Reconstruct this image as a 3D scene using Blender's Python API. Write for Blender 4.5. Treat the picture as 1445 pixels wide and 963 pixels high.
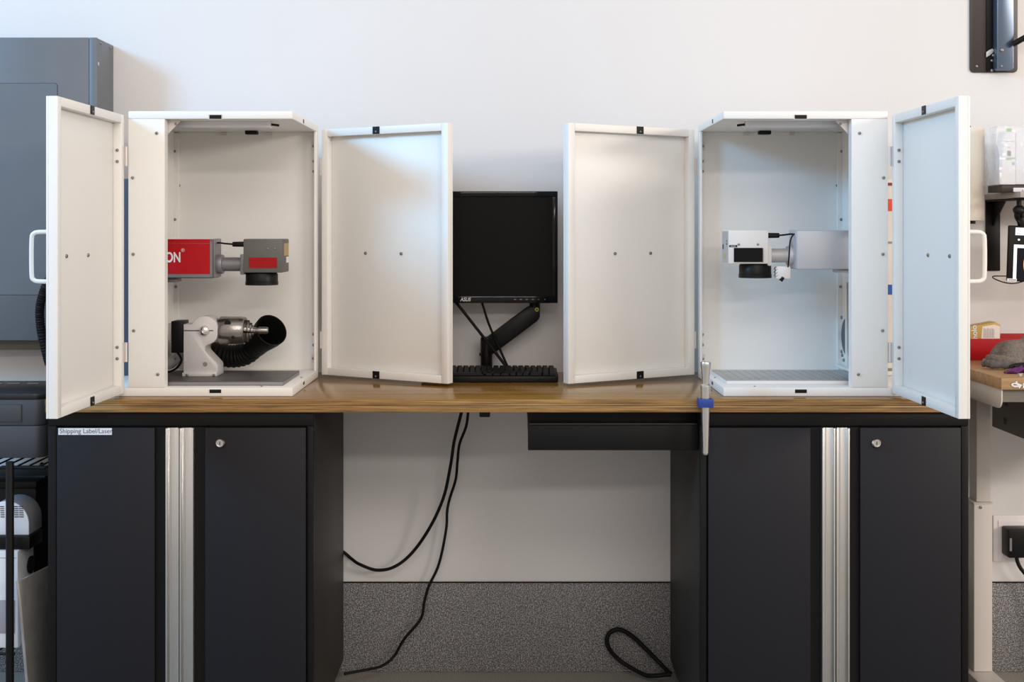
import bpy, bmesh, math, random
from mathutils import Vector, Matrix, noise
random.seed(7)
for o in list(bpy.data.objects): bpy.data.objects.remove(o)
S = bpy.context.scene
C = bpy.context.collection

# ------------------------------------------------------------------ camera
F, PX, PY, CD, CH = 1700.0, 717.0, 330.0, 3.2, 1.385   # focal px, vanishing point, distance, eye height
cam = bpy.data.cameras.new('camera'); cam_o = bpy.data.objects.new('camera', cam); C.objects.link(cam_o)
cam.sensor_fit = 'HORIZONTAL'; cam.sensor_width = 36.0; cam.lens = F/1445*36
cam.shift_x = (722.5-PX)/1445; cam.shift_y = (PY-481.5)/1445
cam_o.location = (0, -CD, CH); cam_o.rotation_euler = (math.pi/2, 0, 0)
cam.clip_end = 100
S.camera = cam_o

# ------------------------------------------------------------------ light
w = bpy.data.worlds.new('world'); S.world = w; w.use_nodes = True
bg = w.node_tree.nodes['Background']; bg.inputs[0].default_value = (1.0, 0.885, 0.82, 1); bg.inputs[1].default_value = 0.77

def area(name, loc, target, sx, sy, power, col):
    l = bpy.data.lights.new(name, 'AREA'); l.shape = 'RECTANGLE'; l.size = sx; l.size_y = sy
    l.energy = power; l.color = col
    o = bpy.data.objects.new(name, l); C.objects.link(o); o.location = loc
    o.rotation_euler = (Vector(target)-Vector(loc)).to_track_quat('-Z', 'Y').to_euler()
    return o
# assumed, unseen area lights: cool high left, warm right, front and far behind camera
area('assumed_cool_light', (-4.6, -2.2, 3.6), (0.3, 0.45, 1.35), 1.1, 1.1, 200, (0.20, 0.58, 1.0))  # assumed cool source, placed from the shadow slopes; no window modelled
area('assumed_side_light', (6.0, -4.2, 2.85), (-0.2, 0.5, 1.3), 2.4, 0.8, 190, (1.0, 0.90, 0.81))  # assumed warm source far right, no fixture modelled
area('assumed_far_light', (1.6, -8.6, 4.15), (0, 0.6, 1.2), 5.0, 0.3, 104, (1.0, 0.94, 0.90))  # assumed long light behind the camera, no fixture modelled
area('assumed_front_light', (0.6, -4.0, 3.9), (0.2, 0.5, 1.2), 3.6, 0.9, 42, (1.0, 0.95, 0.90))  # assumed overhead light, added to lift the enclosure fronts; no fixture modelled

v = S.view_settings
v.view_transform = 'Standard'; v.look = 'None'; v.gamma = 1; v.exposure = 0.0; v.use_curve_mapping = False

# ------------------------------------------------------------------ helpers
def K(D): return D/F
def X(px, D): return (px-PX)*D/F
def Z(py, D): return CH-(py-PY)*D/F
def P(px, py, D): return Vector((X(px, D), D-CD, Z(py, D)))
W = {}

def mat(name, col, rough=0.5, metal=0.0, spec=0.5, var=0.0, vscale=20, bump=0.0, bscale=200, stretch=(1,1,1), coat=0.0, col2=None, emit=0.0):
    m = bpy.data.materials.new(name); m.use_nodes = True
    n = m.node_tree.nodes; L = m.node_tree.links; b = n['Principled BSDF']
    b.inputs['Base Color'].default_value = (*col, 1); b.inputs['Roughness'].default_value = rough
    b.inputs['Metallic'].default_value = metal; b.inputs['Specular IOR Level'].default_value = spec
    if coat: b.inputs['Coat Weight'].default_value = coat; b.inputs['Coat Roughness'].default_value = 0.12
    if emit:
        b.inputs['Emission Color'].default_value = (*col, 1); b.inputs['Emission Strength'].default_value = emit
    if var or bump or col2:
        tc = n.new('ShaderNodeTexCoord'); mp = n.new('ShaderNodeMapping'); mp.inputs['Scale'].default_value = stretch
        L.new(tc.outputs['Object'], mp.inputs['Vector'])
    if var or col2:
        t = n.new('ShaderNodeTexNoise'); t.inputs['Scale'].default_value = vscale; t.inputs['Detail'].default_value = 4
        L.new(mp.outputs[0], t.inputs['Vector'])
        r = n.new('ShaderNodeValToRGB'); r.color_ramp.elements[0].position = 0.3; r.color_ramp.elements[1].position = 0.7
        a = col2 if col2 else tuple(c*(1-var) for c in col)
        bb = col if col2 else tuple(min(1, c*(1+var)) for c in col)
        r.color_ramp.elements[0].color = (*a, 1); r.color_ramp.elements[1].color = (*bb, 1)
        L.new(t.outputs['Fac'], r.inputs[0]); L.new(r.outputs[0], b.inputs['Base Color'])
    if bump:
        t2 = n.new('ShaderNodeTexNoise'); t2.inputs['Scale'].default_value = bscale; t2.inputs['Detail'].default_value = 3
        L.new(mp.outputs[0], t2.inputs['Vector'])
        bm_ = n.new('ShaderNodeBump'); bm_.inputs['Strength'].default_value = bump; bm_.inputs['Distance'].default_value = 0.002
        L.new(t2.outputs['Fac'], bm_.inputs['Height']); L.new(bm_.outputs[0], b.inputs['Normal'])
    return m

def wood(name, cols, sc, rough, coat):
    m = bpy.data.materials.new(name); m.use_nodes = True
    n = m.node_tree.nodes; L = m.node_tree.links; b = n['Principled BSDF']
    tc = n.new('ShaderNodeTexCoord'); mp = n.new('ShaderNodeMapping'); mp.inputs['Scale'].default_value = sc
    L.new(tc.outputs['Object'], mp.inputs['Vector'])
    t = n.new('ShaderNodeTexNoise'); t.inputs['Scale'].default_value = 1.0; t.inputs['Detail'].default_value = 6; t.inputs['Roughness'].default_value = 0.62
    L.new(mp.outputs[0], t.inputs['Vector'])
    r = n.new('ShaderNodeValToRGB'); e = r.color_ramp.elements
    e[0].position = 0.28; e[0].color = (*cols[0], 1); e[1].position = 0.72; e[1].color = (*cols[-1], 1)
    for i, c in enumerate(cols[1:-1]):
        q = e.new(0.28+0.44*(i+1)/(len(cols)-1)); q.color = (*c, 1)
    L.new(t.outputs['Fac'], r.inputs[0]); L.new(r.outputs[0], b.inputs['Base Color'])
    b.inputs['Roughness'].default_value = rough
    if coat: b.inputs['Coat Weight'].default_value = coat; b.inputs['Coat Roughness'].default_value = 0.1
    return m

M = {}
M['wall'] = mat('wall_paint', (0.69, 0.675, 0.66), 0.6, var=0.012, vscale=3, bump=0.15, bscale=90)
M['floor'] = mat('floor_epoxy', (0.27, 0.255, 0.225), 0.45, var=0.35, vscale=260)
M['white'] = mat('white_powder_coat', (0.80, 0.79, 0.755), 0.42, var=0.01, vscale=6, bump=0.08, bscale=500)
M['cabinet'] = mat('charcoal_panel', (0.0088, 0.0090, 0.0122), 0.5, spec=0.25, bump=0.12, bscale=900, var=0.1, vscale=400)
M['black_steel'] = mat('black_steel', (0.0042, 0.0042, 0.0042), 0.5, spec=0.2, bump=0.06, bscale=700)
M['cab_side'] = mat('cabinet_side_grey', (0.017, 0.0150, 0.0118), 0.5, spec=0.3, bump=0.08, bscale=700)
M['alu'] = mat('brushed_aluminium', (0.60, 0.60, 0.58), 0.30, 1.0, bump=0.05, bscale=30, stretch=(60, 60, 1))
M['alu_dull'] = mat('bead_blasted_aluminium', (0.60, 0.58, 0.57), 0.55, 0.35, bump=0.08, bscale=900)
M['chrome'] = mat('chrome', (0.75, 0.74, 0.72), 0.16, 1.0)
M['steel'] = mat('turned_steel', (0.34, 0.32, 0.30), 0.27, 1.0, bump=0.05, bscale=10, stretch=(90, 4, 4))
M['screw'] = mat('screw_steel', (0.30, 0.28, 0.26), 0.35, 0.8)
M['shade_fill'] = mat('shade_fill', (0.008, 0.008, 0.008), 0.6, spec=0.2)  # black of the added box that stands in for shade
M['bracket'] = mat('bracket_steel', (0.66, 0.62, 0.59), 0.45, 0.35)
M['black'] = mat('black_plastic', (0.0045, 0.0042, 0.004), 0.42, spec=0.22)
M['black_soft'] = mat('black_rubber', (0.0045, 0.0042, 0.0042), 0.6, spec=0.2)
M['screen'] = mat('monitor_glass', (0.003, 0.003, 0.003), 0.4, spec=0.12)
M['bezel'] = mat('glossy_black_bezel', (0.003, 0.003, 0.003), 0.12, spec=0.25)
M['red'] = mat('laser_red', (0.43, 0.004, 0.009), 0.5, spec=0.25, var=0.06, vscale=60)
M['red_lens'] = mat('red_grille', (0.26, 0.006, 0.008), 0.45, spec=0.25)
M['grey_body'] = mat('laser_grey', (0.105, 0.102, 0.095), 0.48, var=0.05, vscale=50)
M['grey_metal'] = mat('grey_anodised', (0.23, 0.22, 0.235), 0.4, 0.4)
M['laser_silver'] = mat('laser_silver', (0.52, 0.52, 0.53), 0.55, 0.3, var=0.03, vscale=4)
M['laser_cream'] = mat('laser_cream', (0.76, 0.73, 0.70), 0.45)
M['side_grey'] = mat('galvo_side_grey', (0.44, 0.43, 0.42), 0.5)
M['plate_dark'] = mat('slotted_plate', (0.105, 0.10, 0.098), 0.42, 0.5, var=0.12, vscale=30)
M['plate_edge'] = mat('plate_edge', (0.24, 0.235, 0.25), 0.45, 0.4)
M['plate_light'] = mat('work_plate', (0.46, 0.46, 0.46), 0.4, 0.5, var=0.06, vscale=40)
M['blue_grey'] = mat('tower_blue_grey', (0.060, 0.075, 0.115), 0.5)
M['tower_cream'] = mat('tower_cream', (0.70, 0.66, 0.60), 0.5)
M['panel_grey'] = mat('electrical_grey', (0.125, 0.137, 0.150), 0.42, var=0.03, vscale=12, bump=0.05, bscale=400)
M['printer'] = mat('printer_grey', (0.055, 0.058, 0.066), 0.5, bump=0.1, bscale=900)
M['printer_black'] = mat('printer_black', (0.014, 0.014, 0.016), 0.35)
M['white_plastic'] = mat('white_plastic', (0.74, 0.74, 0.76), 0.4)
M['device_grey'] = mat('device_grey', (0.30, 0.30, 0.33), 0.5)
M['dirty_grey'] = mat('scuffed_grey_sheet', (0.40, 0.38, 0.35), 0.6, var=0.16, vscale=14)
M['towel'] = mat('paper_towel', (0.69, 0.64, 0.55), 0.9, bump=0.5, bscale=260)
M['desk_metal'] = mat('desk_beige_grey', (0.61, 0.565, 0.52), 0.45)
M['desk_dark'] = mat('drawer_grey', (0.16, 0.145, 0.12), 0.5)
M['red_box'] = mat('red_card', (0.38, 0.003, 0.007), 0.5, spec=0.25)
M['gold'] = mat('gold_card', (0.46, 0.29, 0.05), 0.45)
M['ivory'] = mat('ivory_card', (0.78, 0.70, 0.62), 0.6)
M['cap'] = mat('grey_knit', (0.19, 0.165, 0.145), 0.95, var=0.3, vscale=160, bump=0.9, bscale=240)
M['cap_dark'] = mat('grey_cloth', (0.115, 0.105, 0.105), 0.95, var=0.2, vscale=120, bump=0.8, bscale=240)
M['purple'] = mat('purple_cloth', (0.115, 0.022, 0.14), 0.85, bump=0.6, bscale=200)
M['black_cloth'] = mat('black_cloth', (0.012, 0.010, 0.012), 0.9)
M['blue'] = mat('blue_plastic', (0.012, 0.045, 0.26), 0.4)
M['label'] = mat('white_label', (0.72, 0.72, 0.74), 0.55)
M['ink'] = mat('grey_ink', (0.045, 0.045, 0.05), 0.6)
M['print_white'] = mat('white_print', (0.75, 0.73, 0.71), 0.5)
M['print_dim'] = mat('dim_print', (0.20, 0.19, 0.18), 0.5)
M['yellow'] = mat('yellow_sticker', (0.55, 0.48, 0.02), 0.5)
M['tan_label'] = mat('tan_label', (0.42, 0.29, 0.13), 0.5)
M['red_sticker'] = mat('red_sticker', (0.75, 0.06, 0.02), 0.5)
M['dark_red'] = mat('dark_red_sticker', (0.25, 0.01, 0.02), 0.5)
M['blue_sticker'] = mat('blue_sticker', (0.01, 0.08, 0.36), 0.5)
M['grey_sticker'] = mat('grey_sticker', (0.26, 0.26, 0.32), 0.5)
M['green'] = mat('green_print', (0.16, 0.42, 0.08), 0.5)
M['shelf'] = mat('shelf_grey', (0.40, 0.38, 0.36), 0.5)
M['plate_brown'] = mat('black_plate_matt', (0.030, 0.020, 0.016), 0.4)
M['rail_blue'] = mat('steel_blue_rail', (0.10, 0.135, 0.19), 0.25, 0.5)
M['lit_white'] = mat('screen_white', (0.75, 0.86, 1.0), 0.4, emit=0.75)
M['lit_dark'] = mat('screen_dark', (0.006, 0.006, 0.014), 0.3, spec=0.15)
M['lit_tan'] = mat('screen_tan', (0.75, 0.45, 0.2), 0.4, emit=0.5)
M['lit_brown'] = mat('screen_brown', (0.20, 0.05, 0.02), 0.4, emit=0.3)
M['outlet'] = mat('outlet_plastic', (0.82, 0.78, 0.78), 0.25)
M['wood_top'] = wood('worktop_bamboo', [(0.16, 0.075, 0.010), (0.245, 0.125, 0.022), (0.31, 0.17, 0.04)], (1.2, 42, 42), 0.17, 0.0)
M['wood_edge'] = wood('worktop_ply_edge', [(0.04, 0.018, 0.004), (0.18, 0.088, 0.020), (0.33, 0.18, 0.050), (0.42, 0.25, 0.085)], (5, 60, 230), 0.42, 0.2)
M['desk_wood'] = wood('desk_wood', [(0.30, 0.17, 0.075), (0.40, 0.24, 0.11), (0.47, 0.30, 0.15)], (4, 60, 60), 0.45, 0.1)

# speckled epoxy cove base
m = bpy.data.materials.new('speckled_cove'); m.use_nodes = True
n = m.node_tree.nodes; L = m.node_tree.links; b = n['Principled BSDF']
tc = n.new('ShaderNodeTexCoord'); t = n.new('ShaderNodeTexNoise'); t.inputs['Scale'].default_value = 270; t.inputs['Detail'].default_value = 2
r = n.new('ShaderNodeValToRGB'); e = r.color_ramp.elements
e[0].position = 0.36; e[0].color = (0.028, 0.029, 0.034, 1); e[1].position = 0.66; e[1].color = (0.42, 0.41, 0.40, 1)
q = e.new(0.47); q.color = (0.135, 0.132, 0.135, 1)
q = e.new(0.56); q.color = (0.22, 0.21, 0.20, 1)
L.new(tc.outputs['Object'], t.inputs['Vector']); L.new(t.outputs['Fac'], r.inputs[0]); L.new(r.outputs[0], b.inputs['Base Color'])
b.inputs['Roughness'].default_value = 0.5
M['cove'] = m
# clear plastic bag
m = bpy.data.materials.new('clear_bag'); m.use_nodes = True
n = m.node_tree.nodes; L = m.node_tree.links; b = n['Principled BSDF']
b.inputs['Base Color'].default_value = (0.93, 0.94, 0.95, 1); b.inputs['Roughness'].default_value = 0.12
tr = n.new('ShaderNodeBsdfTransparent'); mx = n.new('ShaderNodeMixShader'); mx.inputs[0].default_value = 0.34
tc = n.new('ShaderNodeTexCoord'); t = n.new('ShaderNodeTexNoise'); t.inputs['Scale'].default_value = 16; t.inputs['Detail'].default_value = 2
bu = n.new('ShaderNodeBump'); bu.inputs['Strength'].default_value = 0.8; bu.inputs['Distance'].default_value = 0.012
L.new(tc.outputs['Object'], t.inputs['Vector']); L.new(t.outputs['Fac'], bu.inputs['Height']); L.new(bu.outputs[0], b.inputs['Normal'])
L.new(tr.outputs[0], mx.inputs[1]); L.new(b.outputs[0], mx.inputs[2]); L.new(mx.outputs[0], n['Material Output'].inputs[0])
M['bag'] = m

def smooth_pts(pts, sub=6):
    pts = [Vector(p) for p in pts]
    if len(pts) < 3: return pts
    out = []
    for i in range(len(pts)-1):
        p0 = pts[max(i-1, 0)]; p1 = pts[i]; p2 = pts[i+1]; p3 = pts[min(i+2, len(pts)-1)]
        for k in range(sub):
            t = k/sub
            out.append(0.5*((2*p1)+(p2-p0)*t+(2*p0-5*p1+4*p2-p3)*t*t+(3*p1-p0-3*p2+p3)*t**3))
    out.append(pts[-1]); return out

class MB:
    """collects shapes into one mesh; sx = -1 mirrors it in X"""
    def __init__(s, sx=1): s.bm = bmesh.new(); s.sx = sx
    def _merge(s, b, Mx=None):
        if Mx is not None: b.transform(Mx)
        me = bpy.data.meshes.new('t'); b.to_mesh(me); b.free(); s.bm.from_mesh(me); bpy.data.meshes.remove(me)
    def box(s, x0, x1, y0, y1, z0, z1, bev=0.0, Mx=None, seg=2):
        b = bmesh.new(); bmesh.ops.create_cube(b, size=1)
        for v_ in b.verts:
            v_.co = Vector(((x0+x1)/2+v_.co.x*abs(x1-x0), (y0+y1)/2+v_.co.y*abs(y1-y0), (z0+z1)/2+v_.co.z*abs(z1-z0)))
        if bev: bmesh.ops.bevel(b, geom=b.edges[:], offset=bev, segments=seg, affect='EDGES', profile=0.5, clamp_overlap=True)
        s._merge(b, Mx); return s
    def cyl(s, a, c, r, r2=None, n=24, bev=0.0):
        a = Vector(a); c = Vector(c); r2 = r if r2 is None else r2
        b = bmesh.new(); bmesh.ops.create_cone(b, cap_ends=True, segments=n, radius1=r, radius2=r2, depth=(c-a).length)
        if bev:
            ed = [e_ for e_ in b.edges if len([f for f in e_.link_faces if len(f.verts) > 4]) == 1]
            bmesh.ops.bevel(b, geom=ed, offset=bev, segments=2, affect='EDGES', profile=0.5)
        q_ = Vector((0, 0, 1)).rotation_difference((c-a).normalized())
        s._merge(b, Matrix.Translation((a+c)/2) @ q_.to_matrix().to_4x4()); return s
    def tube(s, pts, r, n=10, sub=6, radii=None, caps=True):
        pts = smooth_pts(pts, sub); b = bmesh.new(); rings = []
        up = Vector((0.13, 0.3, 0.95)); N = len(pts)
        for i, p in enumerate(pts):
            t = (pts[min(i+1, N-1)]-pts[max(i-1, 0)]).normalized()
            u = (up-t*up.dot(t)); u = u.normalized() if u.length > 1e-4 else t.orthogonal().normalized()
            up = u; w_ = t.cross(u)
            rr = radii(i/(N-1)) if radii else r
            rings.append([b.verts.new(p+(u*math.cos(2*math.pi*k/n)+w_*math.sin(2*math.pi*k/n))*rr) for k in range(n)])
        for A, B in zip(rings, rings[1:]):
            for k in range(n): b.faces.new((A[k], A[(k+1) % n], B[(k+1) % n], B[k]))
        if caps: b.faces.new(rings[0][::-1]); b.faces.new(rings[-1])
        s._merge(b); return s
    def lathe(s, prof, o, ax, n=32, closed=False):
        o = Vector(o); ax = Vector(ax).normalized(); u = ax.orthogonal().normalized(); w_ = ax.cross(u); b = bmesh.new(); rings = []
        for rr, h in prof:
            rings.append([b.verts.new(o+ax*h+(u*math.cos(2*math.pi*k/n)+w_*math.sin(2*math.pi*k/n))*max(rr, 1e-5)) for k in range(n)])
        pr = list(zip(rings, rings[1:]))
        if closed: pr.append((rings[-1], rings[0]))
        for A, B in pr:
            for k in range(n): b.faces.new((A[k], A[(k+1) % n], B[(k+1) % n], B[k]))
        if not closed: b.faces.new(rings[0][::-1]); b.faces.new(rings[-1])
        bmesh.ops.recalc_face_normals(b, faces=b.faces[:])
        s._merge(b); return s
    def prism(s, pts, d, bev=0.0):
        """closed outline of 3D points swept along d"""
        d = Vector(d); b = bmesh.new(); A = [b.verts.new(Vector(p)) for p in pts]; B = [b.verts.new(Vector(p)+d) for p in pts]; N = len(pts)
        b.faces.new(A); b.faces.new(B[::-1])
        for k in range(N): b.faces.new((A[k], B[k], B[(k+1) % N], A[(k+1) % N]))
        bmesh.ops.recalc_face_normals(b, faces=b.faces[:])
        if bev:
            ed = [e_ for e_ in b.edges if any(len(f.verts) == N for f in e_.link_faces)]
            bmesh.ops.bevel(b, geom=ed, offset=bev, segments=2, affect='EDGES', profile=0.5)
        s._merge(b); return s
    def blob(s, c, rad, amp, fr, seed=0, seg=40, flat=None, fine=0.0):
        b = bmesh.new(); bmesh.ops.create_uvsphere(b, u_segments=seg, v_segments=seg//2, radius=1)
        for v_ in b.verts:
            d = v_.co.normalized(); k = 1+amp*noise.fractal(d*fr+Vector((seed, seed*2.1, 0)), 1.0, 2.0, 3)+fine*noise.noise(d*7+Vector((seed, 0, 3)))
            v_.co = Vector((c[0]+d.x*rad[0]*k, c[1]+d.y*rad[1]*k, c[2]+d.z*rad[2]*k))
            if flat is not None and v_.co.z < flat: v_.co.z = flat
        s._merge(b); return s
    def build(s, name, material, parent=None, ang=0.6):
        if s.sx < 0:
            for v_ in s.bm.verts: v_.co.x = -v_.co.x
            bmesh.ops.reverse_faces(s.bm, faces=s.bm.faces[:])
        return link(name, s.bm, material, parent, ang)

def link(name, bm, material, parent=None, ang=0.6):
    if parent is None:
        xs = [v_.co for v_ in bm.verts]
        o0 = Vector((sum(p.x for p in xs)/len(xs), sum(p.y for p in xs)/len(xs), min(p.z for p in xs)))
    else: o0 = W[parent.name]
    for v_ in bm.verts: v_.co -= o0
    me = bpy.data.meshes.new(name); bm.to_mesh(me); bm.free()
    me.polygons.foreach_set('use_smooth', [True]*len(me.polygons)); me.set_sharp_from_angle(angle=ang)
    me.materials.append(M[material])
    o = bpy.data.objects.new(name, me); C.objects.link(o)
    if parent is None: o.location = o0
    else: o.parent = parent
    W[o.name] = o0; return o

def tag(o, label=None, cat=None, group=None, kind=None):
    if label: o['label'] = label
    if cat: o['category'] = cat
    if group: o['group'] = group
    if kind: o['kind'] = kind
    return o
def thing(name, loc, label, cat, group=None):
    o = bpy.data.objects.new(name, None); C.objects.link(o); o.location = loc; o.empty_display_size = 0.05
    W[o.name] = Vector(loc); return tag(o, label, cat, group)
def bx(name, material, parent, x0, x1, y0, y1, z0, z1, bev=0.0, sx=1):
    return MB(sx).box(x0, x1, y0, y1, z0, z1, bev).build(name, material, parent)

# shared screw mesh: button head pointing to -Y with a hex recess
def _screw():
    b = MB(); b.lathe([(1, 0.0), (1, 0.35), (0.8, 0.7), (0.5, 0.8), (0.42, 0.8), (0.40, 0.3), (0.0, 0.3)], (0, 0, 0), (0, -1, 0), 10)
    me = bpy.data.meshes.new('screw'); b.bm.to_mesh(me); b.bm.free()
    me.polygons.foreach_set('use_smooth', [True]*len(me.polygons)); me.set_sharp_from_angle(angle=0.7)
    me.materials.append(M['screw']); return me
SCREW = _screw()
def screw(parent, pos, nrm=(0, -1, 0), r=0.0048):
    o = bpy.data.objects.new('screw', SCREW); C.objects.link(o); o.parent = parent
    o.location = Vector(pos)-W[parent.name]; o.scale = (r, r, r)
    o.rotation_euler = Vector((0, -1, 0)).rotation_difference(Vector(nrm).normalized()).to_euler()
    return o
def text(name, body, size, Mx, material, parent, thick=0.0, bold=0.0, align='LEFT', shear=0.0, space=1.0, xs=1.0):
    cu = bpy.data.curves.new('txt', 'FONT'); cu.body = body; cu.size = size; cu.extrude = thick; cu.offset = bold
    cu.align_x = align; cu.shear = shear; cu.space_character = space
    o = bpy.data.objects.new('txt', cu); C.objects.link(o); bpy.context.view_layer.update()
    me = bpy.data.meshes.new_from_object(o.evaluated_get(bpy.context.evaluated_depsgraph_get()))
    bpy.data.objects.remove(o); bpy.data.curves.remove(cu)
    b = bmesh.new(); b.from_mesh(me); bpy.data.meshes.remove(me)
    b.transform(Mx @ Matrix.Diagonal((xs, 1, 1, 1)))
    return link(name, b, material, parent)
def front(x, y, z):   # text plane facing the camera (-Y)
    return Matrix.Translation((x, y, z)) @ Matrix.Rotation(math.pi/2, 4, 'X')

# ------------------------------------------------------------------ setting
WY = 0.61
tag(bx('wall_back', 'wall', None, -4, 4, WY, WY+0.12, 0, 3.6), kind='structure')
tag(bx('floor', 'floor', None, -4, 4, -6, WY, -0.1, 0), kind='structure')
cove = tag(MB().box(-4, 4, WY-0.007, WY-0.0002, 0.0005, 0.282, 0.002).build('trim_1', 'cove'), kind='structure')
b = MB(); b.box(-4, 4, WY-0.009, WY-0.0002, 0.282, 0.2845); b.build('trim_edge', 'black_soft', cove)

# ------------------------------------------------------------------ cabinets and worktop
def cabinet(x0, x1, label, px):
    """px: pixel columns of door-1 panel, handle bars, door-2 panel"""
    t = thing('storage_cabinet', ((x0+x1)/2, 0.29, 0), label, 'cabinet', 'steel storage cabinets')
    zt, zb = 0.912, 0.045
    b = MB(); b.box(x0, x1, 0.022, 0.588, zb, zt, 0.002); b.build('body', 'cab_side', t)
    D = CD
    l0, l1, h0, h1, h2, h3, r0, r1 = [X(p, D) for p in px]
    b = MB()   # black face frame round the doors
    b.box(x0, x1, 0.0, 0.0215, 0.874, zt, 0.0025); b.box(x0, l0-0.003, 0.0, 0.0215, zb, 0.8735, 0.0015); b.box(r1+0.003, x1, 0.0, 0.0215, zb, 0.8735, 0.0015)
    b.box(l0-0.003, r1+0.003, 0.0, 0.0215, zb, 0.07, 0.0015)
    b.build('face_frame', 'black_steel', t)
    zd0, zd1 = 0.075, 0.870
    for side, (a0, a1, g0, g1) in enumerate(((l0, l1, h0, h1), (r0, r1, h2, h3))):
        d = MB().box(a0, a1, -0.006, 0.012, zd0, zd1, 0.002).build('door', 'cabinet', t)
        q0, q1 = (a1+0.0005, g0-0.0005) if side == 0 else (g1+0.0005, a0-0.0005)
        MB().box(q0, q1, 0.004, 0.012, zd0, zd1).build('grip_recess', 'black_steel', d)
        h = MB(); h.box(g0, g1, -0.004, 0.010, zd0, zd1, 0.001)
        wd = g1-g0
        h.box(g0, g0+0.0045, -0.014, -0.004, zd0, zd1, 0.0012); h.box(g1-0.0045, g1, -0.014, -0.004, zd0, zd1, 0.0012)
        h.box(g0+wd*0.30, g0+wd*0.36, -0.0055, -0.004, zd0, zd1)
        h.build('handle', 'alu', d)
        if side == 1:
            lx = X(312 if x0 < 0 else 1235, D); lz = Z(624.5, D)
            k = MB().lathe([(0.0105, 0), (0.0125, 0.001), (0.0125, 0.007), (0.010, 0.0105), (0.0085, 0.0105), (0.008, 0.0085), (0, 0.0085)], (lx, -0.006, lz), (0, -1, 0), 28).build('lock', 'chrome', d)
            bx('keyhole', 'black', d, lx-0.001, lx+0.001, -0.0149, -0.0146, lz-0.0045, lz+0.0045)
    for fx in (x0+0.05, x1-0.05):
        for fy in (0.07, 0.53):
            b = MB(); b.cyl((fx, fy, 0), (fx, fy, 0.012), 0.022, 0.018, 20); b.cyl((fx, fy, 0.012), (fx, fy, 0.046), 0.006, None, 12); b.build('foot', 'chrome', t)
    return t
cl = cabinet(-1.2225, -0.5176, 'dark steel cabinet with printed label strip, under the enclosure with the red laser', (81, 219, 235.5, 254.3, 255.2, 274.5, 290, 432))
cr = cabinet(0.510, 1.2235, 'dark steel cabinet without label strip, under the enclosure with the silver laser', (999, 1143, 1158.5, 1177, 1178.2, 1197, 1213, 1355))
ls = bx('label_strip', 'label', cl, X(81.8, 3.19), X(157.3, 3.19), -0.0072, -0.0061, Z(614.3, 3.19), Z(604.8, 3.19)); tag(ls, 'white strip reading Shipping Label/Laser')
text('label_lettering', 'Shipping Label/Laser', 0.0174, front(X(83.5, 3.19), -0.0075, Z(611.9, 3.19)), 'ink', ls, xs=0.985)
# small cable gaiters at the feet of the gap
WT = 0.948
wt = thing('worktop', (0, 0.28, 0.913), 'long bamboo plywood worktop spanning both dark cabinets', 'worktop')
b = MB(); b.box(-1.222, 1.2187, -0.020, 0.604, 0.9312, WT, 0.0015); up = b.build('upper_board', 'wood_top', wt)
MB().box(-1.222, 1.2187, -0.0206, -0.0199, 0.9316, WT-0.001).build('edge_veneer', 'wood_edge', up)
b = MB(); b.box(-1.222, 1.2187, -0.020, 0.604, 0.913, 0.9306, 0.0012); b.build('lower_board', 'wood_edge', wt)

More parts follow.
